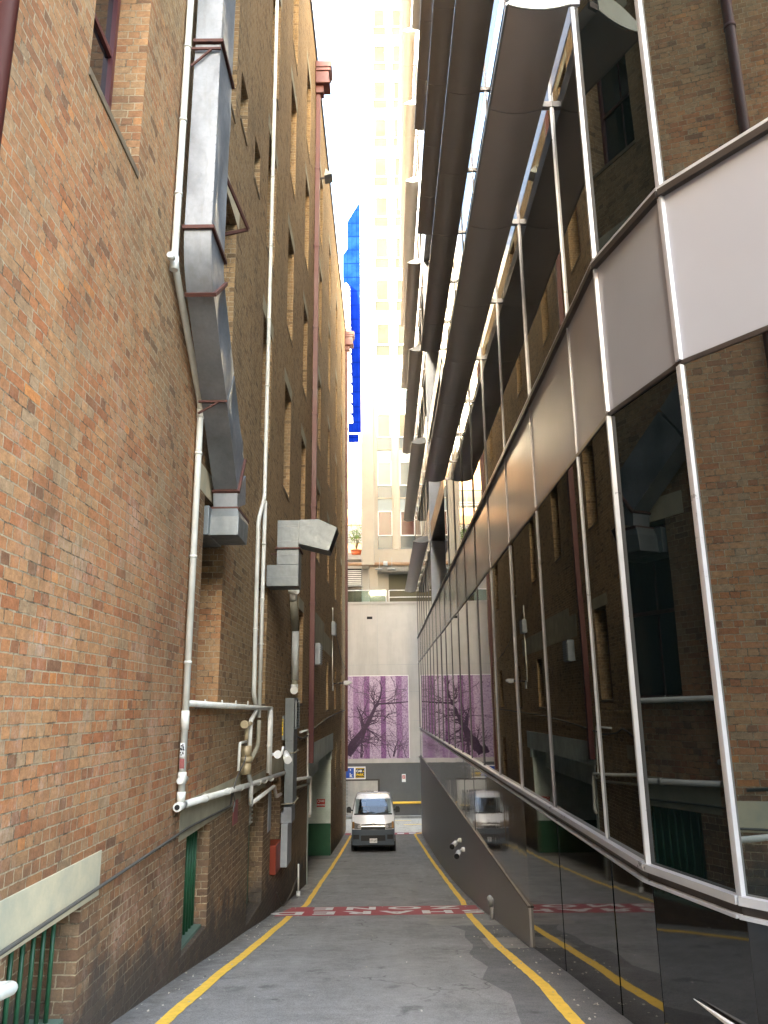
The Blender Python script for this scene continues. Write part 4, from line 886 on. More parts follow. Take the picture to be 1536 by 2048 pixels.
# cctv pair and bollard pipe on the right
cv = thing('cctv_camera', (1.8,19.8,-3.4), 'nearer lower white security camera on the grey cladding wall', 'camera', 'security cameras on the grey cladding'); cv2 = thing('cctv_camera', (1.8,20.8,-3.3), 'upper farther white security camera on the grey cladding wall', 'camera', 'security cameras on the grey cladding')
for (t, y, z, dx) in ((cv, 19.9, -3.46, .0), (cv2, 20.7, -3.38, .04)):
    m = MB(); m.cyl((1.879,y,z+.1),(1.80,y,z+.1),.05,14); m.cyl((1.80,y,z+.1),(1.72,y-.05,z+.06),.022,8); m.build('bracket', M['white'], t); m = MB(); m.tube([(1.73,y-.05,z+.05),(1.66-dx,y-.28,z)],.058,14); m.build('camera_body', M['white'], t); m = MB(); m.tube([(1.665-dx,y-.27,z+.0),(1.655-dx,y-.30,z-.005)],.062,14); m.build('lens_hood', M['black'], t)
bp = thing('drain_pipe', (1.85,14.8,-3.75), 'short grey pipe with a rounded cap at the foot of the grey wall', 'pipe'); m = MB(); m.cyl((1.84,14.8,gz(14.8)-.02),(1.84,14.8,-3.38),.04,12); m.build('pipe', M['greywall'], bp); m = MB(); m.tube([(1.84,14.8,-3.42),(1.83,14.78,-3.34),(1.80,14.74,-3.29),(1.78,14.72,-3.29)],[.055,.06,.055,.03],12); m.build('pipe_cap', M['signgrey'], bp)

wp = thing('white_fin', (2.0,5.3,-2.0), 'white tapered fin standing off the black granite at the bottom right corner', 'fin')
m = MB(); A0 = Vector((1.985,5.6,-1.86)); n0 = Vector((-.973,-.228,0)); d0 = Vector((.228,-.973,0))
rg = []
for t, hh, tk in ((0,.006,.006),(.35,.035,.03),(.8,.08,.05),(1.4,.12,.07)):
    c0 = A0 + d0*t + Vector((0,0,-.02*t)); rg.append([c0, c0 + n0*tk, c0 + n0*tk + Vector((0,0,-hh*.6)), c0 + Vector((0,0,-hh))])
m.loft(rg); m.build('fin_blade', M['white'], wp, .003)

# ------------------------------------------------------------------ BACK: street wall, mural, terrace, tower
BY = 50.3
pw = thing('podium_building', (0, 52, -6.6), 'off white podium with a dark grey painted base facing up the alley', 'building')
m = MB(); m.box(-40,40,BY,BY+.3,-6.7,6.55); m.build('wall', M['whitewall'], pw)
m = MB(); m.box(-40,-2.35,BY-.02,BY,-6.6,-3.42); m.box(-2.35,-.48,BY-.02,BY,-4.42,-3.42); m.box(-.48,40,BY-.02,BY,-6.6,-3.42); m.build('painted_dado', M['dkgrey'], pw)
m = MB(); m.box(-40,40,BY-.06,BY,-3.42,-3.2); m.build('ledge', M['whitewall'], pw); m = MB(); m.box(-40,40,BY-.05,BY+.3,6.55,6.68); m.build('coping', M['whitewall'], pw)
m = MB()
for z in (2.6, .9, -.9): m.box(-40,40,BY-.003,BY,z,z+.018)
for x in (-.45, 3.0): m.box(x,x+.018,BY-.003,BY,-3.2,6.5)
m.build('panel_joint', M['signgrey'], pw)
m = MB(); m.box(-1.12,-.76,BY-.004,BY,5.55,5.72); m.build('wall_vent', M['dark'], pw)
m = MB(); m.box(-2.85,-.5,BY+.05,BY+.1,-6.6,-4.45)
for i in range(26): m.box(-2.85,-.5,BY+.03,BY+.05,-6.58+.083*i,-6.58+.083*i+.05)
rdoor = m.build('roller_door', M['shutter'], pw)
m = MB(); m.box(-.5,-.38,BY-.03,BY-.001,-6.6,-4.36); m.box(-2.9,-.38,BY-.031,BY-.001,-4.46,-4.36); m.build('door_frame', M['alumdark'], rdoor)
m = MB(); m.box(-2.85,-.5,BY-.012,BY-.0015,-6.6,-4.46)
for i in range(26): m.prism([(BY-.012,-6.58+.083*i),(BY-.03,-6.58+.083*i+.02),(BY-.03,-6.58+.083*i+.06),(BY-.012,-6.58+.083*i+.075)], 'x', -2.85, -.5)
m.build('shutter_curtain', M['shutter'], rdoor)
m = MB(); m.box(-.36,40,BY+.28,BY+3.4,6.3,6.5); m.box(-40,-.36,BY+.28,BY+3.4,6.3,6.5); m.build('terrace_floor', M['concrete'], pw)
# terrace back wall, louvre window, mesh screen
TB = BY + 1.6
m = MB(); m.box(-40,-2.5,TB,TB+.2,6.5,12); m.box(-2.5,-1.0,TB,TB+.2,9.2,10.3); m.box(-1.45,-1.0,TB,TB+.2,6.5,9.2); m.box(-2.5,-1.45,TB,TB+.2,6.5,6.8); m.build('terrace_wall', M['whitewall'], pw)
m = MB(); m.box(-2.5,-1.45,TB+.08,TB+.12,6.8,8.0); lw = m.build('window', M['winbrown'], pw); m = MB(); m.box(-2.5,-1.42,TB-.12,TB+.02,7.95,8.03); m.box(-1.5,-1.45,TB-.02,TB+.1,6.8,9.2); m.build('frame', M['signgrey'], lw)
m = MB(); m.box(-2.5,-1.45,TB+.1,TB+.12,8.03,9.2); lo = m.build('vent_louvre', M['dark'], pw)
m = MB()
for i in range(8): m.box(-2.5,-1.52,TB+.0,TB+.06,8.1+.13*i,8.1+.13*i+.07)
m.build('louvre_blade', M['white'], lo)
m = MB(); m.box(-.95,-.4,BY+.5,BY+.9,6.5,10.3); m.box(-.4,.35,BY+1.2,BY+1.4,6.5,8.75); m.split_build('terrace_pier', M['tower'], pw)
m = MB(); m.box(.35,4.5,BY+1.5,BY+1.55,6.5,8.75); m.build('mesh_screen', M['olivemesh'], pw)
m = MB(); m.box(-.38,4.5,BY+.3,BY+1.7,8.75,9.15); m.build('canopy_slab', M['concrete'], pw)
m = MB(); m.box(-2.6,-.96,TB-.5,TB-.02,9.75,10.05); m.build('planter_ledge', M['whitewall'], pw)
m = MB(); m.tube([(-8,BY+.25,9.28),(6,BY+.25,9.22)],.12,14); m.build('service_pipe', M['orange'], pw)
m = MB()
for x in (-.28,.55): m.box(x,x+.03,BY+.1,BY+.16,8.95,9.65); m.box(x-.28,x+.22,BY+.02,BY+.3,8.86,8.93)
m.cyl((.0,BY+.2,9.25),(.28,BY+.2,9.25),.17,12); m.split_build('pipe_support', M['signgrey'], pw)
bl = MB(); bl.box(-6,.15,BY+.1,BY+.12,6.72,7.42); bl = bl.build('glass_balustrade', M['balu'], pw); m = MB(); m.tube([(-6,BY+.11,7.46),(.18,BY+.11,7.46)],.03,8); m.cyl((.15,BY+.11,6.68),(.15,BY+.11,7.46),.025,8); m.build('top_rail', M['white'], bl)
m = MB()
for z in (7.0,7.46): m.tube([(.35,BY+.2,z),(6,BY+.2,z)],.028,8)
m.cyl((.35,BY+.2,6.68),(.35,BY+.2,7.46),.028,8); m.build('guard_rail', M['white'], pw)
# height rail on the street wall
yr = thing('yellow_rail', (2,BY-.1,-5.8), 'yellow horizontal guard rail on the dark grey street wall', 'rail'); m = MB(); m.tube([(-.2,BY-.12,-5.76),(14,BY-.12,-5.76)],.07,12); m.build('rail', M['yellow'], yr); m = MB()
for x in (0,2.4,5,8,11): m.cyl((x,BY-.12,-5.76),(x,BY,-5.76),.03,8)
m.split_build('bracket', M['alumdark'], yr)
# mural
mu = thing('mural', (-.7,BY-.05,-3.15), 'large purple print of bare winter trees on the off white wall', 'mural')
m = MB(); m.box(-3.1,1.52,BY-.045,BY-.001,-3.15,1.93); m.build('mural_panel', M['mural'], mu)
def branch_mesh(seed, mat_key, name, roots, y):
    rn = random.Random(seed); m = MB(); cnt = [0]
    def quad(p, q, w0, w1):
        d = Vector((q[0]-p[0], q[1]-p[1])); 
        if d.length < 1e-4: return
        n_ = Vector((-d.y, d.x)).normalized(); yy = y - cnt[0]*1.5e-6; cnt[0] += 1
        P = [Vector(p)+n_*w0, Vector(p)-n_*w0, Vector(q)-n_*w1, Vector(q)+n_*w1]
        if any(not (-3.08 < a.x < 1.5 and -3.13 < a.y < 1.91) for a in P): return False
        m.face([(a.x, yy, a.y) for a in P]); return True
    def grow(p, ang, w, L, depth):
        n_ = max(3, int(L / .16)); step = L / n_
        for i in range(n_):
            ang += rn.gauss(0, .17 * min(1, .35 + .03 / w)); q = (p[0] + math.cos(ang)*step, p[1] + math.sin(ang)*step); w2 = w * (1 - .6/n_)
            ok_ = quad(p, q, w, w2); p, w = q, w2
            if ok_ is False: return
            if depth < 4 and w > .006 and rn.random() < (.62 if depth else .5): grow(p, ang + rn.choice((-1,1))*rn.uniform(.45,1.15), w*rn.uniform(.45,.68), L*rn.uniform(.4,.65), depth+1)
        if depth < 4 and w > .006:
            grow(p, ang + .4, w*.75, L*.6, depth+1); grow(p, ang - .45, w*.7, L*.55, depth+1)
    for rt in roots:
        if len(rt) == 4: grow(*rt, 0); continue
        P = rt[0]; Wd = rt[1]
        for i in range(len(P) - 1):
            n_ = 6
            for k in range(n_):
                t0, t1 = k/n_, (k+1)/n_; lp_ = lambda t: (P[i][0]+(P[i+1][0]-P[i][0])*t, P[i][1]+(P[i+1][1]-P[i][1])*t); wv_ = lambda t: Wd[i]+(Wd[i+1]-Wd[i])*t
                quad(lp_(t0), lp_(t1 + .12), wv_(t0), wv_(t1))
                if rn.random() < .55: grow(lp_(t0), math.atan2(P[i+1][1]-P[i][1], P[i+1][0]-P[i][0]) + rn.choice((-1,1))*rn.uniform(.5,1.3), min(.045, wv_(t0)*.4), rn.uniform(.5,1.1), 1)
    m.open_build(name, M[mat_key], mu)
branch_mesh(5, 'muraldark', 'tree_print', [
    ([(-2.45,-3.08),(-2.03,-2.2),(-1.45,-1.55),(-1.15,-1.12),(-.92,-.66),(-.61,-.01),(-.38,.17),(.46,.2),(1.37,.27)], [.26,.2,.16,.13,.12,.085,.06,.05,.03]),
    ([(-2.15,-2.85),(-1.45,-1.95),(-1.25,-1.5)], [.1,.075,.06]), ([(-1.38,-1.22),(-1.49,-.65),(-1.77,-.04)], [.075,.055,.025]),
    ([(-.61,-.01),(-.3,.55),(-.2,1.1),(-.32,1.6)], [.07,.05,.035,.015]), ([(-.1,-.85),(.2,-.5),(.72,-.35)], [.035,.03,.02]), ([(-1.2,-1.3),(-.7,-1.7),(-.2,-2.2)], [.05,.03,.015]),
    ([(.5,-3.05),(.62,-2.5),(.8,-2.1)], [.06,.035,.015]), ([(-1.55,-3.08),(-1.5,-2.3),(-1.48,-1.9)], [.05,.04,.02])], BY-.047)
branch_mesh(11, 'muralgrey', 'tree_print', [((.75,-3.1),1.5,.045,1.3),((1.3,-3.1),1.8,.04,1.3),((.2,.4),.5,.035,1.1),((-1.9,.9),-.3,.03,1.0),((1.4,1.0),3.0,.03,1.2),((.4,1.85),-1.2,.03,.9),((-1.2,1.85),-1.7,.03,.9),((-2.4,1.5),-.9,.03,.8)], BY-.0465)
branch_mesh(23, 'muraldark', 'tree_print', [((.3,-3.1),1.6,.03,.9),((-1.5,-3.1),1.55,.04,1.2)], BY-.0475)
m = MB(); m.box(-3.1,1.52,BY-.05,BY-.0455,1.9,1.94); m.box(1.49,1.53,BY-.05,BY-.0455,-3.15,1.9); m.build('mural_edge', M['white'], mu)
# car park sign
cs = thing('car_park_sign', (-1.6,BY-.1,-4.4), 'blue and hazard striped car park sign over the roller door', 'sign'); m = MB(); m.box(-3.6,-1.26,BY-.08,BY-.021,-4.36,-3.62); m.build('sign_plate', M['white'], cs)
m = MB(); m.box(-3.5,-1.98,BY-.084,BY-.0805,-4.29,-3.69); m.build('blue_panel', M['signblue'], cs)
m = MB(); m.box(-1.88,-1.32,BY-.084,BY-.0805,-4.29,-3.69); m.build('black_panel', M['signblack'], cs)
m = MB()
for zt in (-3.76, -4.285):
    for i in range(8): x = -1.87 + .067*i; m.face([(x,BY-.0855,zt),(x+.032,BY-.0855,zt),(x+.055,BY-.0855,zt+.065),(x+.023,BY-.0855,zt+.065)])
m.build('hazard_stripes', M['signyellow'], cs)
letters('lettering','CAR',.19,frameM((-1.665,BY-.086,-3.885),(1,0,0),(0,0,1)),M['white'],cs,1,.008); letters('lettering','e',.17,frameM((-1.395,BY-.086,-3.885),(1,0,0),(0,0,1)),M['signyellow'],cs,1,.006,.9); letters('lettering','PARK',.19,frameM((-1.6,BY-.086,-4.10),(1,0,0),(0,0,1)),M['signyellow'],cs,.98,.008)
letters('lettering','k',.36,frameM((-2.17,BY-.086,-4.13),(1,0,0),(0,0,1)),M['white'],cs,1,.008); letters('lettering','t',.2,frameM((-2.2,BY-.086,-3.8),(1,0,0),(0,0,1)),M['white'],cs,1,.005)
# white notice
nt = thing('notice_sign', (1.1,BY-.03,-4.5), 'small white notice with a red square on the dark grey wall', 'sign'); m = MB(); m.box(1.0,1.24,BY-.032,BY-.021,-4.56,-4.09); m.build('sign_plate', M['white'], nt); m = MB(); m.box(1.03,1.21,BY-.035,BY-.0325,-4.36,-4.17); m.build('red_square', M['signred'], nt); m = MB(); m.box(1.06,1.18,BY-.037,BY-.0355,-4.29,-4.24); m.build('white_mark', M['white'], nt)
# potted plant
pp = thing('potted_plant', (-1.85,TB-.3,10.05), 'leafy plant in a terracotta pot on the terrace ledge', 'plant'); m = MB(); m.tube([(-1.85,TB-.28,10.05),(-1.85,TB-.28,10.36)],[.28,.36],20); m.tube([(-1.85,TB-.28,10.34),(-1.85,TB-.28,10.42)],.38,20); m.build('pot', M['terracotta'], pp)
m = MB(); tips = []
for i in range(9):
    a = random.uniform(0, 6.3); r1 = random.uniform(.1,.55); h = random.uniform(.8,1.9); p0 = Vector((-1.85,TB-.28,10.4)); p2 = p0 + Vector((math.cos(a)*r1, math.sin(a)*r1*.6, h)); p1 = (p0+p2)/2 + Vector((0,0,.2)); m.tube([p0,p1,p2],[.022,.016,.008],6); tips += [p1,p2,(p1+p2)/2]
m.build('stem', M['stem'], pp)
m = MB()
for t in tips:
    for i in range(16):
        c = t + Vector((random.gauss(0,.16), random.gauss(0,.12), random.gauss(0,.16))); d = Vector((random.gauss(0,1), random.gauss(0,1), random.gauss(-.3,.7))).normalized(); u = d.cross(Vector((random.gauss(0,1),random.gauss(0,1),random.gauss(0,1)))).normalized(); L = random.uniform(.09,.18); m.face([c, c+d*L*.5+u*L*.2, c+d*L, c+d*L*.5-u*L*.2])
m.build('foliage', M['leaf'], pp)
# tower
tw = thing('apartment_tower', (4,58,9), 'tall pale tower with columns of blue panelled windows behind the terrace', 'building')
TX = -1.45; TZ0, TZ1 = 9.15, 66
wins = [(-.36,.66),(1.17,2.19),(2.7,3.72)]
m = MB(); T0 = BY + .3
m.box(TX,-.36,T0,T0+12,TZ0,TZ1); m.box(.66,1.17,T0+.0,T0+12,TZ0,TZ1); m.box(2.19,2.7,T0,T0+12,TZ0,TZ1); m.box(3.72,12,T0,T0+12,TZ0,TZ1); m.box(-.36,3.72,T0+.02,T0+12,TZ0,10.3); m.box(-.36,3.72,T0+.5,T0+12,10.3,TZ1)
m.build('wall', M['tower'], tw)
m = MB(); m.box(TX-.01,-.58,T0-.22,T0+.02,TZ0,TZ1); m.build('column', M['tower'], tw, .08)
m = MB(); m.box(.78,1.05,T0-.08,T0+.02,10.2,TZ1); m.build('column', M['tower'], tw, .03)
FH = 3.53; nfl = 15
gl = {0:'winred',1:'winpale',2:'winbrown',3:'winpale'}
proto = {}
for fi in range(nfl):
    for wi, (x0, x1) in enumerate(wins):
        z = 10.32 + FH*fi; key = (wi, ['winred','winpale','winbrown','winblue'][(fi if fi < 4 else 0)]); key = key if fi < 4 else (wi, 'winupper')
        m = MB(); m.box(x0+.08,x1-.08,T0+.12,T0+.2,z+.93,z+2.55); w = m.build('window', M[key[1]], tw)
        m = MB(); f = .06; m.box(x0+.02,x0+.08,T0+.06,T0+.22,z+.87,z+2.62); m.box(x1-.08,x1-.02,T0+.06,T0+.22,z+.87,z+2.62); m.box(x0+.08,x1-.08,T0+.06,T0+.22,z+.87,z+.93); m.box(x0+.08,x1-.08,T0+.06,T0+.22,z+2.55,z+2.62); m.build('frame', M['white'], w)
        m = MB(); m.box(x0+.02,x1-.02,T0+.13,T0+.2,z+.02,z+.868); m.build('lower_pane', M['winblue'] if fi < 4 else M['winupper'], w)
        m = MB(); m.box(x0+.02,x1-.02,T0+.1,T0+.2,z+2.64,z+FH-.05); m.build('spandrel', M['bluespandrel'], w)
        m = MB(); m.box(x0-.02,x1+.02,T0+.02,T0+.25,z-.06,z+.015); m.build('sill', M['bluespandrel'] if fi == 0 else M['tower'], w)
# car park decks behind
ck = thing('parking_structure', (-6,72,-6), 'peach concrete parking decks with railings behind the terrace', 'building')
CY = 66
m = MB()
for i in range(5):
    z = 6.3 + 3.1*i; m.box(-24,.5,CY,CY+.4,z+1.3,z+2.9) if False else m.box(-24,.5,CY,CY+.3,z,z+1.45)
m.build('deck_front', M['orange'], ck)
m = MB()
for i in range(5): z = 6.3 + 3.1*i; m.box(-24,.5,CY+.3,CY+18,z+1.2,z+1.45)
m.box(-24,.5,CY+17,CY+18,-6,21); m.build('deck', M['pale'], ck)
m = MB()
for x in (-3.6,-1.9,-.4,-6,-9,-12): m.box(x,x+.05,CY+.05,CY+.1,7.7,21)
for i in range(4):
    z = 7.75 + 3.1*i
    for k in range(2): m.box(-24,.5,CY+.05,CY+.1,z+.28+.22*k,z+.33+.22*k)
m.build('railing', M['alumdark'], ck)
m = MB(); m.box(-24,.5,CY+.2,CY+.35,20.15,21.6); m.build('parapet', M['orange'], ck)
# tall blue tower and white balconied block
bt_ = thing('blue_glass_tower', (-8,165,-6), 'far saturated blue glass tower between brick roof and white tower', 'building')
m = MB(); m.box(-8.67,-2.0,160,190,-6,98.85); m.build('facade', M['bluetower'], bt_)
m = MB(); m.prism([(-8.67,98.852),(-2.0,98.852),(-2.0,122.5),(-7.62,112.2),(-7.62,104.8),(-8.67,103.2)], 'y', 160, 190); m.build('crown', M['bluetower'], bt_)
m = MB()
for i in range(9): x = -7.6 + .62*i; m.box(x,x+.12,160.05,160.15,112.2+1.83*.62*i,113.4+1.83*.62*i)
m.build('crown_fins', M['pale'], bt_)
wb_ = thing('white_balcony_block', (-9,150,-6), 'sunlit white block with a stack of pointed balconies past the brick corner', 'building')
m = MB(); m.prism([(-30,-6),(-7.2,-6),(-7.2,86),(-8.2,91),(-9.0,97),(-30,97)], 'y', 150, 156); m.build('wall', M['pale'], wb_)
for i in range(14):
    z = 57.2 + 2.27*i; q = .045*i
    m = MB(); m.prism([(-7.3,z+1.75),(-5.98-q,z+.55),(-5.98-q,z),(-7.3,z)], 'y', 147.5, 149.99); m.build('balcony', M['pale'], wb_)
rf_ = thing('white_terrace_block', (-4,112,-6), 'overexposed white low block above the parking decks', 'building'); m = MB(); m.box(-16,-1.0,92,97,-6,32.5); m.build('wall', M['pale'], rf_); m = MB(); m.box(-16,-1.0,91.9,92.0,33.6,33.75); m.box(-2.9,-2.75,91.9,92.0,32.5,33.7); m.box(-5.6,-5.45,91.9,92.0,32.5,33.7); m.build('roof_rail', M['white'], rf_)

# unseen block added behind the viewer to cut low sky light, mirrored in glazing
sb_ = thing('shade_block', (0,-42,-1.2), 'plain tan block with rows of windows, added behind the viewer to shade the alley', 'building')
m = MB(); m.box(-70,60,-50,-40,-1.3,20); m.build('wall', M['render'], sb_)
for fi in range(5):
    m = MB()
    for k in range(34): m.box(-68+3.7*k,-66.2+3.7*k,-40.02,-39.97,1.2+3.8*fi,3.3+3.8*fi)
    m.build('window_row', M['glassdark'], sb_)
# ------------------------------------------------------------------ VAN
VX, VY = -.55, 33.9
VG = gz(36.2)
van = thing('delivery_van', (VX, VY, gz(VY)), 'white delivery van with dark bumper driving up the alley', 'van')
pitch = math.atan((gz(VY + 3.6) - gz(VY + .95)) / 2.65)
VM = Matrix.Translation((VX, VY, gz(VY))) @ Matrix.Rotation(pitch, 4, 'X')
zmap = interp([(-1,-1),(0,0),(.3,.30),(.74,.88),(.78,.92),(1.0,1.15),(1.25,1.50),(1.83,2.07),(2.05,2.26),(2.12,2.33),(4,4.2)])
def VL(p): return VM @ Vector((p[0]*.968, p[1], zmap(p[2])))
def vb(m, name, mats, parent=van, **k):
    m.v = [tuple(VM @ Vector(p)) for p in m.v] if name in ('wheel', 'rim') else [tuple(VL(p)) for p in m.v]; return m.build(name, mats, parent, **k)
W = .925
# body: cross sections from front (y=0) to back (y=4.7): list of (y, [(halfwidth, z)...])
def section(y, zlo, zbelt, ztop, wlo, wb, wt, dy=None):
    """ring of points around one side cut; y may vary with height"""
    f = dy or (lambda z: 0)
    half = [(wlo*.96, zlo), (wlo, zlo+.10), (wb, zbelt-.25), (wb, zbelt), ((wb+wt)/2, (zbelt+ztop)/2-.02), (wt, ztop-.16), (wt*.93, ztop-.05), (wt*.72, ztop)]
    pts = [(-x, y + f(z), z) for x, z in half] + [(x, y + f(z), z) for x, z in half[::-1]]
    return pts
nose = lambda z: interp([(.3,.02),(.55,0),(.82,.0),(1.02,.05),(1.2,.14),(1.62,.42),(1.9,.66),(2.05,.85)])(z)
ringsv = [section(.04, .34, 1.2, 2.05, W*.95, W*.97, W*.80, nose), section(.22, .32, 1.2, 2.06, W*.995, W, W*.83, nose), section(.7, .30, 1.2, 2.1, W, W*1.01, W*.86, lambda z: .55*nose(z)), section(1.5, .30, 1.2, 2.12, W, W*1.01, W*.86), section(4.4, .30, 1.2, 2.12, W, W*1.01, W*.86), section(4.72, .34, 1.2, 2.06, W*.97, W*.97, W*.83)]
def hw(z):
    return interp([(.34,W*.96*.95),(.44,W*.95),(.95,W*.97),(1.2,W*.97),(1.62,(W*.97+W*.80)/2),(1.89,W*.80),(2.0,W*.80*.93),(2.05,W*.80*.72)])(z)
m = MB(); m.smooth = True; m.loft(ringsv, False); m.face(ringsv[-1])
zl = [.34,.44,.55,.7,.82,.95,1.02,1.11,1.2,1.26,1.4,1.54,1.68,1.82,1.89,1.95,2.0,2.05]; NX = 8
def fp(x, z): return (x, .04 + nose(z) + .05*min(1, abs(x)/W)**6 - (.05*min(1, hw(z)/W)**6 if False else 0), z)
for za_, zb_ in zip(zl, zl[1:]):
    glass = 1.25 < (za_+zb_)/2 < 1.82
    for i in range(NX):
        f0, f1 = -1 + 2*i/NX, -1 + 2*(i+1)/NX
        if glass and 0 < i < NX - 1: continue
        m.face([fp(f0*hw(za_),za_), fp(f1*hw(za_),za_), fp(f1*hw(zb_),zb_), fp(f0*hw(zb_),zb_)])
body = vb(m, 'body', M['carwhite']); md = body.modifiers.new('split', 'EDGE_SPLIT'); md.split_angle = R(32)
# cabin seen through the glass
m = MB(); m.face([(-.84,1.75,.6),(.84,1.75,.6),(.72,1.75,2.0),(-.72,1.75,2.0)]); m.face([(-.84,.5,.9),(.84,.5,.9),(.84,1.75,.6),(-.84,1.75,.6)]); m.face([(-.8,.22,1.22),(.8,.22,1.22),(.82,.62,1.16),(-.82,.62,1.16)]); m.face([(-.82,.62,1.16),(.82,.62,1.16),(.82,.66,.85),(-.82,.66,.85)]); m.face([(-.70,.78,1.97),(.70,.78,1.97),(.70,1.75,2.02),(-.70,1.75,2.02)])
cab = vb(m, 'cabin_lining', M['seat'])
for sx in (-.42, .42):
    m = MB(); m.box(sx-.25,sx+.25,.95,1.45,.70,.86); m.prism([(1.36,.84),(1.50,.84),(1.66,1.45),(1.54,1.47)], 'x', sx-.25, sx+.25); m.prism([(1.56,1.5),(1.66,1.5),(1.7,1.72),(1.62,1.72)], 'x', sx-.13, sx+.13); vb(m, 'seat', M['black'], van, bevel=.03)
m = MB(); n = 20; cw = Vector((-.42,.80,1.20)); rg = []
for i in range(n):
    a = 2*math.pi*i/n; e1 = Vector((1,0,0)); e2 = Vector((0,.55,.83)); rg.append(cw + (e1*math.cos(a) + e2*math.sin(a))*.19)
m.tube(rg + [rg[0]], .016, 6); m.tube([cw, cw + Vector((0,-.2,-.25))], .03, 8); m.tube([rg[0], cw, rg[10]], .014, 6); vb(m, 'steering_wheel', M['black'])
def front_patch(m, pts, off=.012, thick=.0):
    """pts: (x,z) on the nose; lays a curved patch just in front of the body"""
    return [(x, .04 + nose(z) + .05 * (abs(x)/W)**6 - off, z) for x, z in pts]
def slab(poly, off, thick=.02):
    m = MB(); f = front_patch(m, poly, off); b = [(x, y + thick + off, z) for x, y, z in f]; n = len(f)
    m.faces(f + b, [tuple(range(n)), tuple(range(n, 2*n))[::-1]] + [(i, (i+1) % n, n+(i+1) % n, n+i) for i in range(n)]); return m
def strip(x0, x1, zlo, zhi, off, n=10, thick=.03):
    """curved strip between two height curves"""
    m = MB(); m.smooth = False; top = []; bot = []
    for i in range(n + 1):
        x = x0 + (x1-x0)*i/n; zl = zlo(x) if callable(zlo) else zlo; zh = zhi(x) if callable(zhi) else zhi; bot.append((x,zl)); top.append((x,zh))
    F = front_patch(m, bot, off); T = front_patch(m, top, off); MID = front_patch(m, [(a[0], (a[1]+b[1])/2) for a, b in zip(bot, top)], off)
    for A, B_ in ((F, MID), (MID, T)):
        for i in range(n): m.face([A[i], A[i+1], B_[i+1], B_[i]])
    for i in range(n): m.face([F[i], F[i+1], (F[i+1][0], F[i+1][1]+thick, F[i+1][2]), (F[i][0], F[i][1]+thick, F[i][2])]); m.face([T[i], T[i+1], (T[i+1][0], T[i+1][1]+thick, T[i+1][2]), (T[i][0], T[i][1]+thick, T[i][2])])
    for e in (0, n): m.face([F[e], MID[e], T[e], (T[e][0], T[e][1]+thick, T[e][2]), (MID[e][0], MID[e][1]+thick, MID[e][2]), (F[e][0], F[e][1]+thick, F[e][2])])
    return m
vb(strip(-.90, .90, .30, lambda x: .74 + .02*abs(x), .05, 16, .12), 'bumper', M['bumper'])
vb(strip(-.52, .52, .42, .58, .058, 8), 'bumper_intake', M['black'])
for s in (-1, 1): vb(strip(s*.60, s*.85, .47, .60, .056, 4), 'fog_recess', M['black'])
vb(strip(-.52, .52, .745, lambda x: .96 - .03*abs(x), .016, 8), 'grille', M['black'])
mm = strip(-.50, .50, .862, .885, .026, 8); vb(mm, 'grille_bar', M['chrome'])
m = MB()
for ring_ in ((.085,.06),):
    n = 20; A = [(.085*math.cos(2*math.pi*i/n), .06*math.sin(2*math.pi*i/n)) for i in range(n)]; Bq = [(.068*math.cos(2*math.pi*i/n), .045*math.sin(2*math.pi*i/n)) for i in range(n)]
    for i in range(n): j = (i+1) % n; m.face([(A[i][0],-.012,.99+A[i][1]),(A[j][0],-.012,.99+A[j][1]),(Bq[j][0],-.016,.99+Bq[j][1]),(Bq[i][0],-.016,.99+Bq[i][1])])
    C2 = [(.03*math.cos(2*math.pi*i/n), .046*math.sin(2*math.pi*i/n)) for i in range(n)]; D2 = [(.019*math.cos(2*math.pi*i/n), .034*math.sin(2*math.pi*i/n)) for i in range(n)]
    for i in range(n): j = (i+1) % n; m.face([(C2[i][0],-.018,.99+C2[i][1]),(C2[j][0],-.018,.99+C2[j][1]),(D2[j][0],-.02,.99+D2[j][1]),(D2[i][0],-.02,.99+D2[i][1])])
    E2 = [(.062*math.cos(2*math.pi*i/n), .02*math.sin(2*math.pi*i/n)) for i in range(n)]; F2 = [(.05*math.cos(2*math.pi*i/n), .011*math.sin(2*math.pi*i/n)) for i in range(n)]
    for i in range(n): j = (i+1) % n; m.face([(E2[i][0],-.019,1.012+E2[i][1]),(E2[j][0],-.019,1.012+E2[j][1]),(F2[j][0],-.021,1.012+F2[j][1]),(F2[i][0],-.021,1.012+F2[i][1])])
vb(m, 'emblem', M['chrome'])
for s in (-1, 1):
    hl = vb(strip(s*.53, s*.80, .77, lambda x: .95 + .06*(abs(x)-.53)/.3, .028, 6), 'headlight', M['lamp']); vb(strip(s*.80, s*.895, .79, 1.03, .022, 3), 'indicator', M['amber'], hl)
    m = MB(); m.tube([(s*.60,-.01,.86),(s*.60,-.03,.86)],.06,14); vb(m, 'reflector', M['chrome'], hl)
ws = vb(strip(-.77, .77, 1.255, 1.825, .012, 12, .008), 'windscreen', M['clear'])
vb(strip(-.82, .82, 1.215, 1.255, .02, 12, .02), 'wiper_panel', M['black']); m = MB(); P = lambda x, z, o: (x, .04 + nose(z) - o, z)
m.tube([P(-.55,1.25,.04), P(.05,1.31,.035)], .012, 6); m.tube([P(.15,1.25,.04), P(.72,1.33,.035)], .012, 6); vb(m, 'wiper', M['black'])
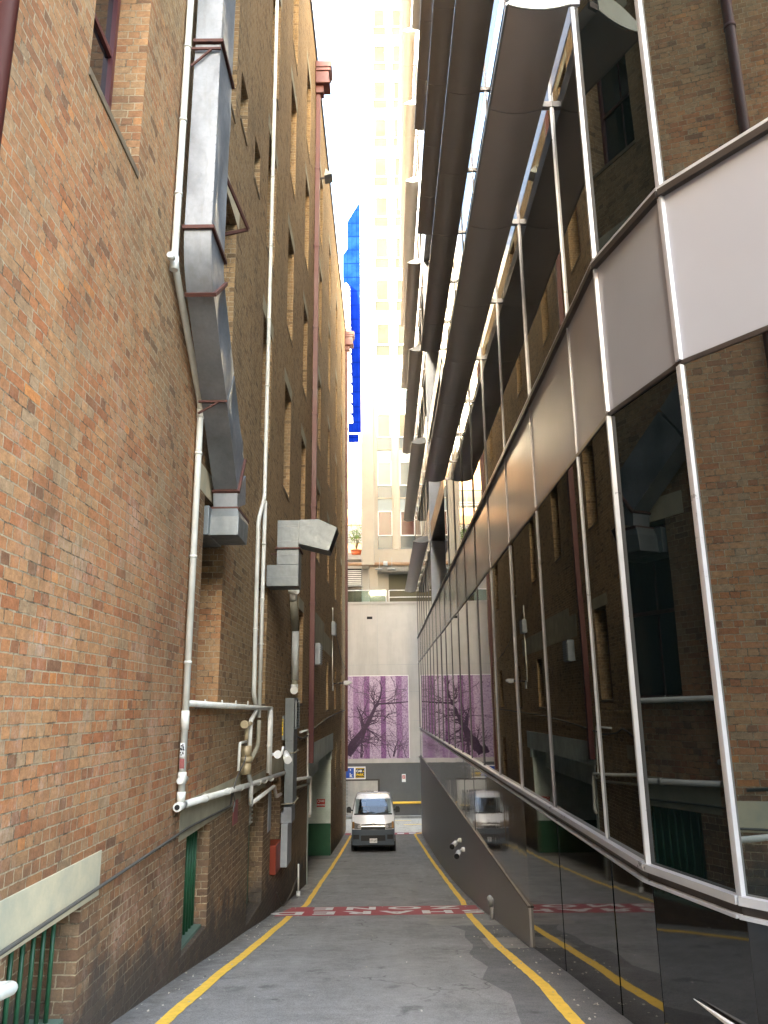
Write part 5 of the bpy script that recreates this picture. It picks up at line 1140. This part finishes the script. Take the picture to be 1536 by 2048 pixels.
# cabin behind the glass: dark liner cut-out
vb(strip(-.78, .78, 1.255, 1.825, .006, 12, .004), 'cabin_shade', M['dark']) if False else None
m = MB(); m.box(-.15,.17,-.035,-.025,.36,.49); npl = vb(m, 'number_plate', M['white']); letters('lettering','177 LRT',.105,VM @ frameM((.01,-.037,zmap(.425)),(1,0,0),(0,0,1)),M['signblack'],npl,1,.001,.85)
for s in (-1, 1):
    m = MB(); m.tube([(s*.90,.62,1.36),(s*.98,.58,1.38)],.03,8); m.loft([[(s*.97,.52,1.26),(s*1.16,.52,1.28),(s*1.17,.52,1.44),(s*1.12,.52,1.52),(s*1.0,.52,1.52),(s*.96,.52,1.44)],[(s*.98,.64,1.29),(s*1.14,.64,1.3),(s*1.15,.64,1.44),(s*1.11,.64,1.49),(s*1.01,.64,1.49),(s*.98,.64,1.44)]]); vb(m, 'wing_mirror', M['black'], bevel=.015)
    m = MB(); m.faces([(s*(W*.99),.98,1.28),(s*(W*.99),1.75,1.28),(s*(W*.90),1.75,1.85),(s*(W*.895),1.25,1.85)], [(0,1,2,3)]); 
    for i, v in enumerate(m.v): m.v[i] = (v[0] + s*.012, v[1], v[2])
    vb(m, 'side_window', M['glassdark'])
    for yw in (.95, 3.6):
        m = MB(); m.cyl((s*.70,yw,.31),(s*.93,yw,.31),.32,24); w = vb(m, 'wheel', M['black']); m = MB(); m.cyl((s*.925,yw,.31),(s*.938,yw,.31),.2,18); vb(m, 'rim', M['steel'], w)
m = MB(); m.box(-.88,.88,.25,4.5,.22,.42); vb(m, 'underbody', M['black'])
m = MB(); m.box(.02,.2,1.35,1.5,2.12,2.15); vb(m, 'roof_aerial', M['white'])

# driver: one skinned figure, seated, hands on the wheel
def m_person():
    s = NT('driver_skin_and_shirt'); p = s.xyz(); sk = s.math('MAXIMUM', s.math('GREATER_THAN', p[2], 1.73), s.math('LESS_THAN', p[1], .88)); leg = s.math('LESS_THAN', p[2], 1.1)
    s.inp('Base Color', s.mix(leg, s.mix(sk, (.16,.17,.20), (.42,.24,.16)), (.03,.035,.05))); s.inp('Roughness', .7); return s.m
dr = thing('person', tuple(VL((-.42,1.25,.86))), 'driver in a grey shirt sitting at the wheel of the white van', 'person')
J = {'pel':(-.42,1.3,.96),'wai':(-.42,1.32,1.12),'che':(-.42,1.3,1.36),'nec':(-.42,1.27,1.5),'hd1':(-.42,1.24,1.6),'hd2':(-.42,1.22,1.72)}
E_ = [('pel','wai'),('wai','che'),('che','nec'),('nec','hd1'),('hd1','hd2')]; rad = {'pel':.15,'wai':.14,'che':.15,'nec':.06,'hd1':.085,'hd2':.09}
for sd, sg_ in (('l',-1),('r',1)):
    for k, p, r_ in (('sh',(-.42+.19*sg_,1.3,1.42),.075),('el',(-.42+.27*sg_,1.08,1.2),.05),('wr',(-.42+.2*sg_,.90,1.27),.032),('ha',(-.42+.18*sg_,.81,1.3),.036),('hip',(-.42+.11*sg_,1.2,.95),.09),('kn',(-.42+.14*sg_,.84,.98),.065),('an',(-.42+.14*sg_,.78,.60),.045),('to',(-.42+.14*sg_,.66,.55),.035)):
        J[sd+k] = p; rad[sd+k] = r_
    E_ += [('che',sd+'sh'),(sd+'sh',sd+'el'),(sd+'el',sd+'wr'),(sd+'wr',sd+'ha'),('pel',sd+'hip'),(sd+'hip',sd+'kn'),(sd+'kn',sd+'an'),(sd+'an',sd+'to')]
names = list(J); me = bpy.data.meshes.new('body'); me.from_pydata([(J[k][0]*.968, J[k][1], zmap(J[k][2])) for k in names], [(names.index(a), names.index(b)) for a, b in E_], []); me.materials.append(m_person())
ob = bpy.data.objects.new('body', me); link(ob); mod = ob.modifiers.new('skin', 'SKIN'); mod.use_smooth_shade = True
for i, k in enumerate(names): me.skin_vertices[0].data[i].radius = (rad[k], rad[k])
me.skin_vertices[0].data[0].use_root = True
sb = ob.modifiers.new('sub', 'SUBSURF'); sb.levels = 1; sb.render_levels = 2
dg = bpy.context.evaluated_depsgraph_get(); me2 = bpy.data.meshes.new_from_object(ob.evaluated_get(dg)); bpy.data.objects.remove(ob)
DT = Matrix.Translation(dr.location) ; ob = bpy.data.objects.new('body', me2); COL.objects.link(ob); ob.parent = dr; ob.matrix_parent_inverse = DT.inverted() @ VM
m = MB(); m.smooth = True
hc = Vector((-.42,1.255,1.715)); rr = []
for i in range(7):
    a = math.pi/2 * i / 6 * 1.25; rr.append([hc + Vector((.10*math.sin(a+.02)*math.cos(2*math.pi*j/14), .115*math.sin(a+.02)*math.sin(2*math.pi*j/14) + .012, .115*math.cos(a))) for j in range(14)])
m.loft(rr, False); m.v = [tuple(VL(p)) for p in m.v]; m.build('hair', M['hair'], dr)
m = MB()
for sg_ in (-1, 1):   # fingers closing round the wheel rim, thumb to the side
    for k in range(4): b0 = Vector((-.42+.18*sg_, .80, 1.275+.018*k)); m.tube([b0, b0+Vector((0,-.035,.004)), b0+Vector((-.02*sg_,-.045,0)), b0+Vector((-.035*sg_,-.03,0))],[.009,.0085,.008,.007],6)
    b0 = Vector((-.42+.165*sg_,.82,1.335)); m.tube([b0, b0+Vector((-.02*sg_,-.02,.012)), b0+Vector((-.03*sg_,-.035,.006))],[.010,.009,.008],6)
m.v = [tuple(VL(p)) for p in m.v]; m.split_build('finger', M['skin'], dr)
m = MB()
for sg_ in (-1, 1): m.tube([Vector((-.42+.033*sg_,1.134,1.71)), Vector((-.42+.033*sg_,1.126,1.71))], .013, 8)
m.v = [tuple(VL(p)) for p in m.v]; m.split_build('eye', M['hair'], dr)
m = MB(); m.tube([(-.42,1.14,1.70),(-.42,1.105,1.66),(-.42,1.14,1.65)],[.012,.018,.012],8); m.v = [tuple(VL(p)) for p in m.v]; m.build('nose', M['skin'], dr)

# ------------------------------------------------------------------ sky, sun, camera
w = bpy.data.worlds.new('World'); S.world = w; w.use_nodes = True; nt_ = w.node_tree; bg = nt_.nodes['Background']
sky = nt_.nodes.new('ShaderNodeTexSky'); sky.sky_type = 'NISHITA'; sky.sun_disc = False
EL, AZ = 17, 200      # sun low behind the camera, a little to the left
sky.sun_elevation = R(EL); sky.sun_rotation = R(AZ); sky.air_density = 1.0; sky.dust_density = 4; sky.ozone_density = 1.0
nt_.links.new(sky.outputs[0], bg.inputs[0]); bg.inputs[1].default_value = .15
sl_ = bpy.data.lights.new('sun', 'SUN'); sl_.energy = 2.6; sl_.angle = R(.5); sl_.color = (1, .9, .74)
so = bpy.data.objects.new('sun', sl_); COL.objects.link(so)
dirv_ = Vector((math.sin(R(AZ))*math.cos(R(EL)), math.cos(R(AZ))*math.cos(R(EL)), math.sin(R(EL))))   # towards the sun
so.rotation_euler = dirv_.to_track_quat('Z', 'Y').to_euler(); so.location = (0, -20, 60)
cam = bpy.data.cameras.new('camera'); co = bpy.data.objects.new('camera', cam); COL.objects.link(co); S.camera = co
cam.sensor_fit = 'AUTO'; cam.sensor_width = 36; cam.lens = 36 * 1532 / 2048; cam.clip_start = .05; cam.clip_end = 2000
Rm = Matrix(((.99993333,.01143587,-.00159836),(.00126533,-.24610648,-.96924197),(-.01147749,.96917533,-.24610454)))
co.matrix_world = Rm.to_4x4()
S.view_settings.view_transform = 'Standard'; S.view_settings.look = 'None'; S.view_settings.exposure = 4.8; S.view_settings.use_white_balance = True; S.view_settings.white_balance_temperature = 6900; S.view_settings.white_balance_tint = 6; S.view_settings.gamma = 1
S.cycles.max_bounces = 10; S.cycles.diffuse_bounces = 5; S.cycles.glossy_bounces = 5; S.cycles.use_denoising = True
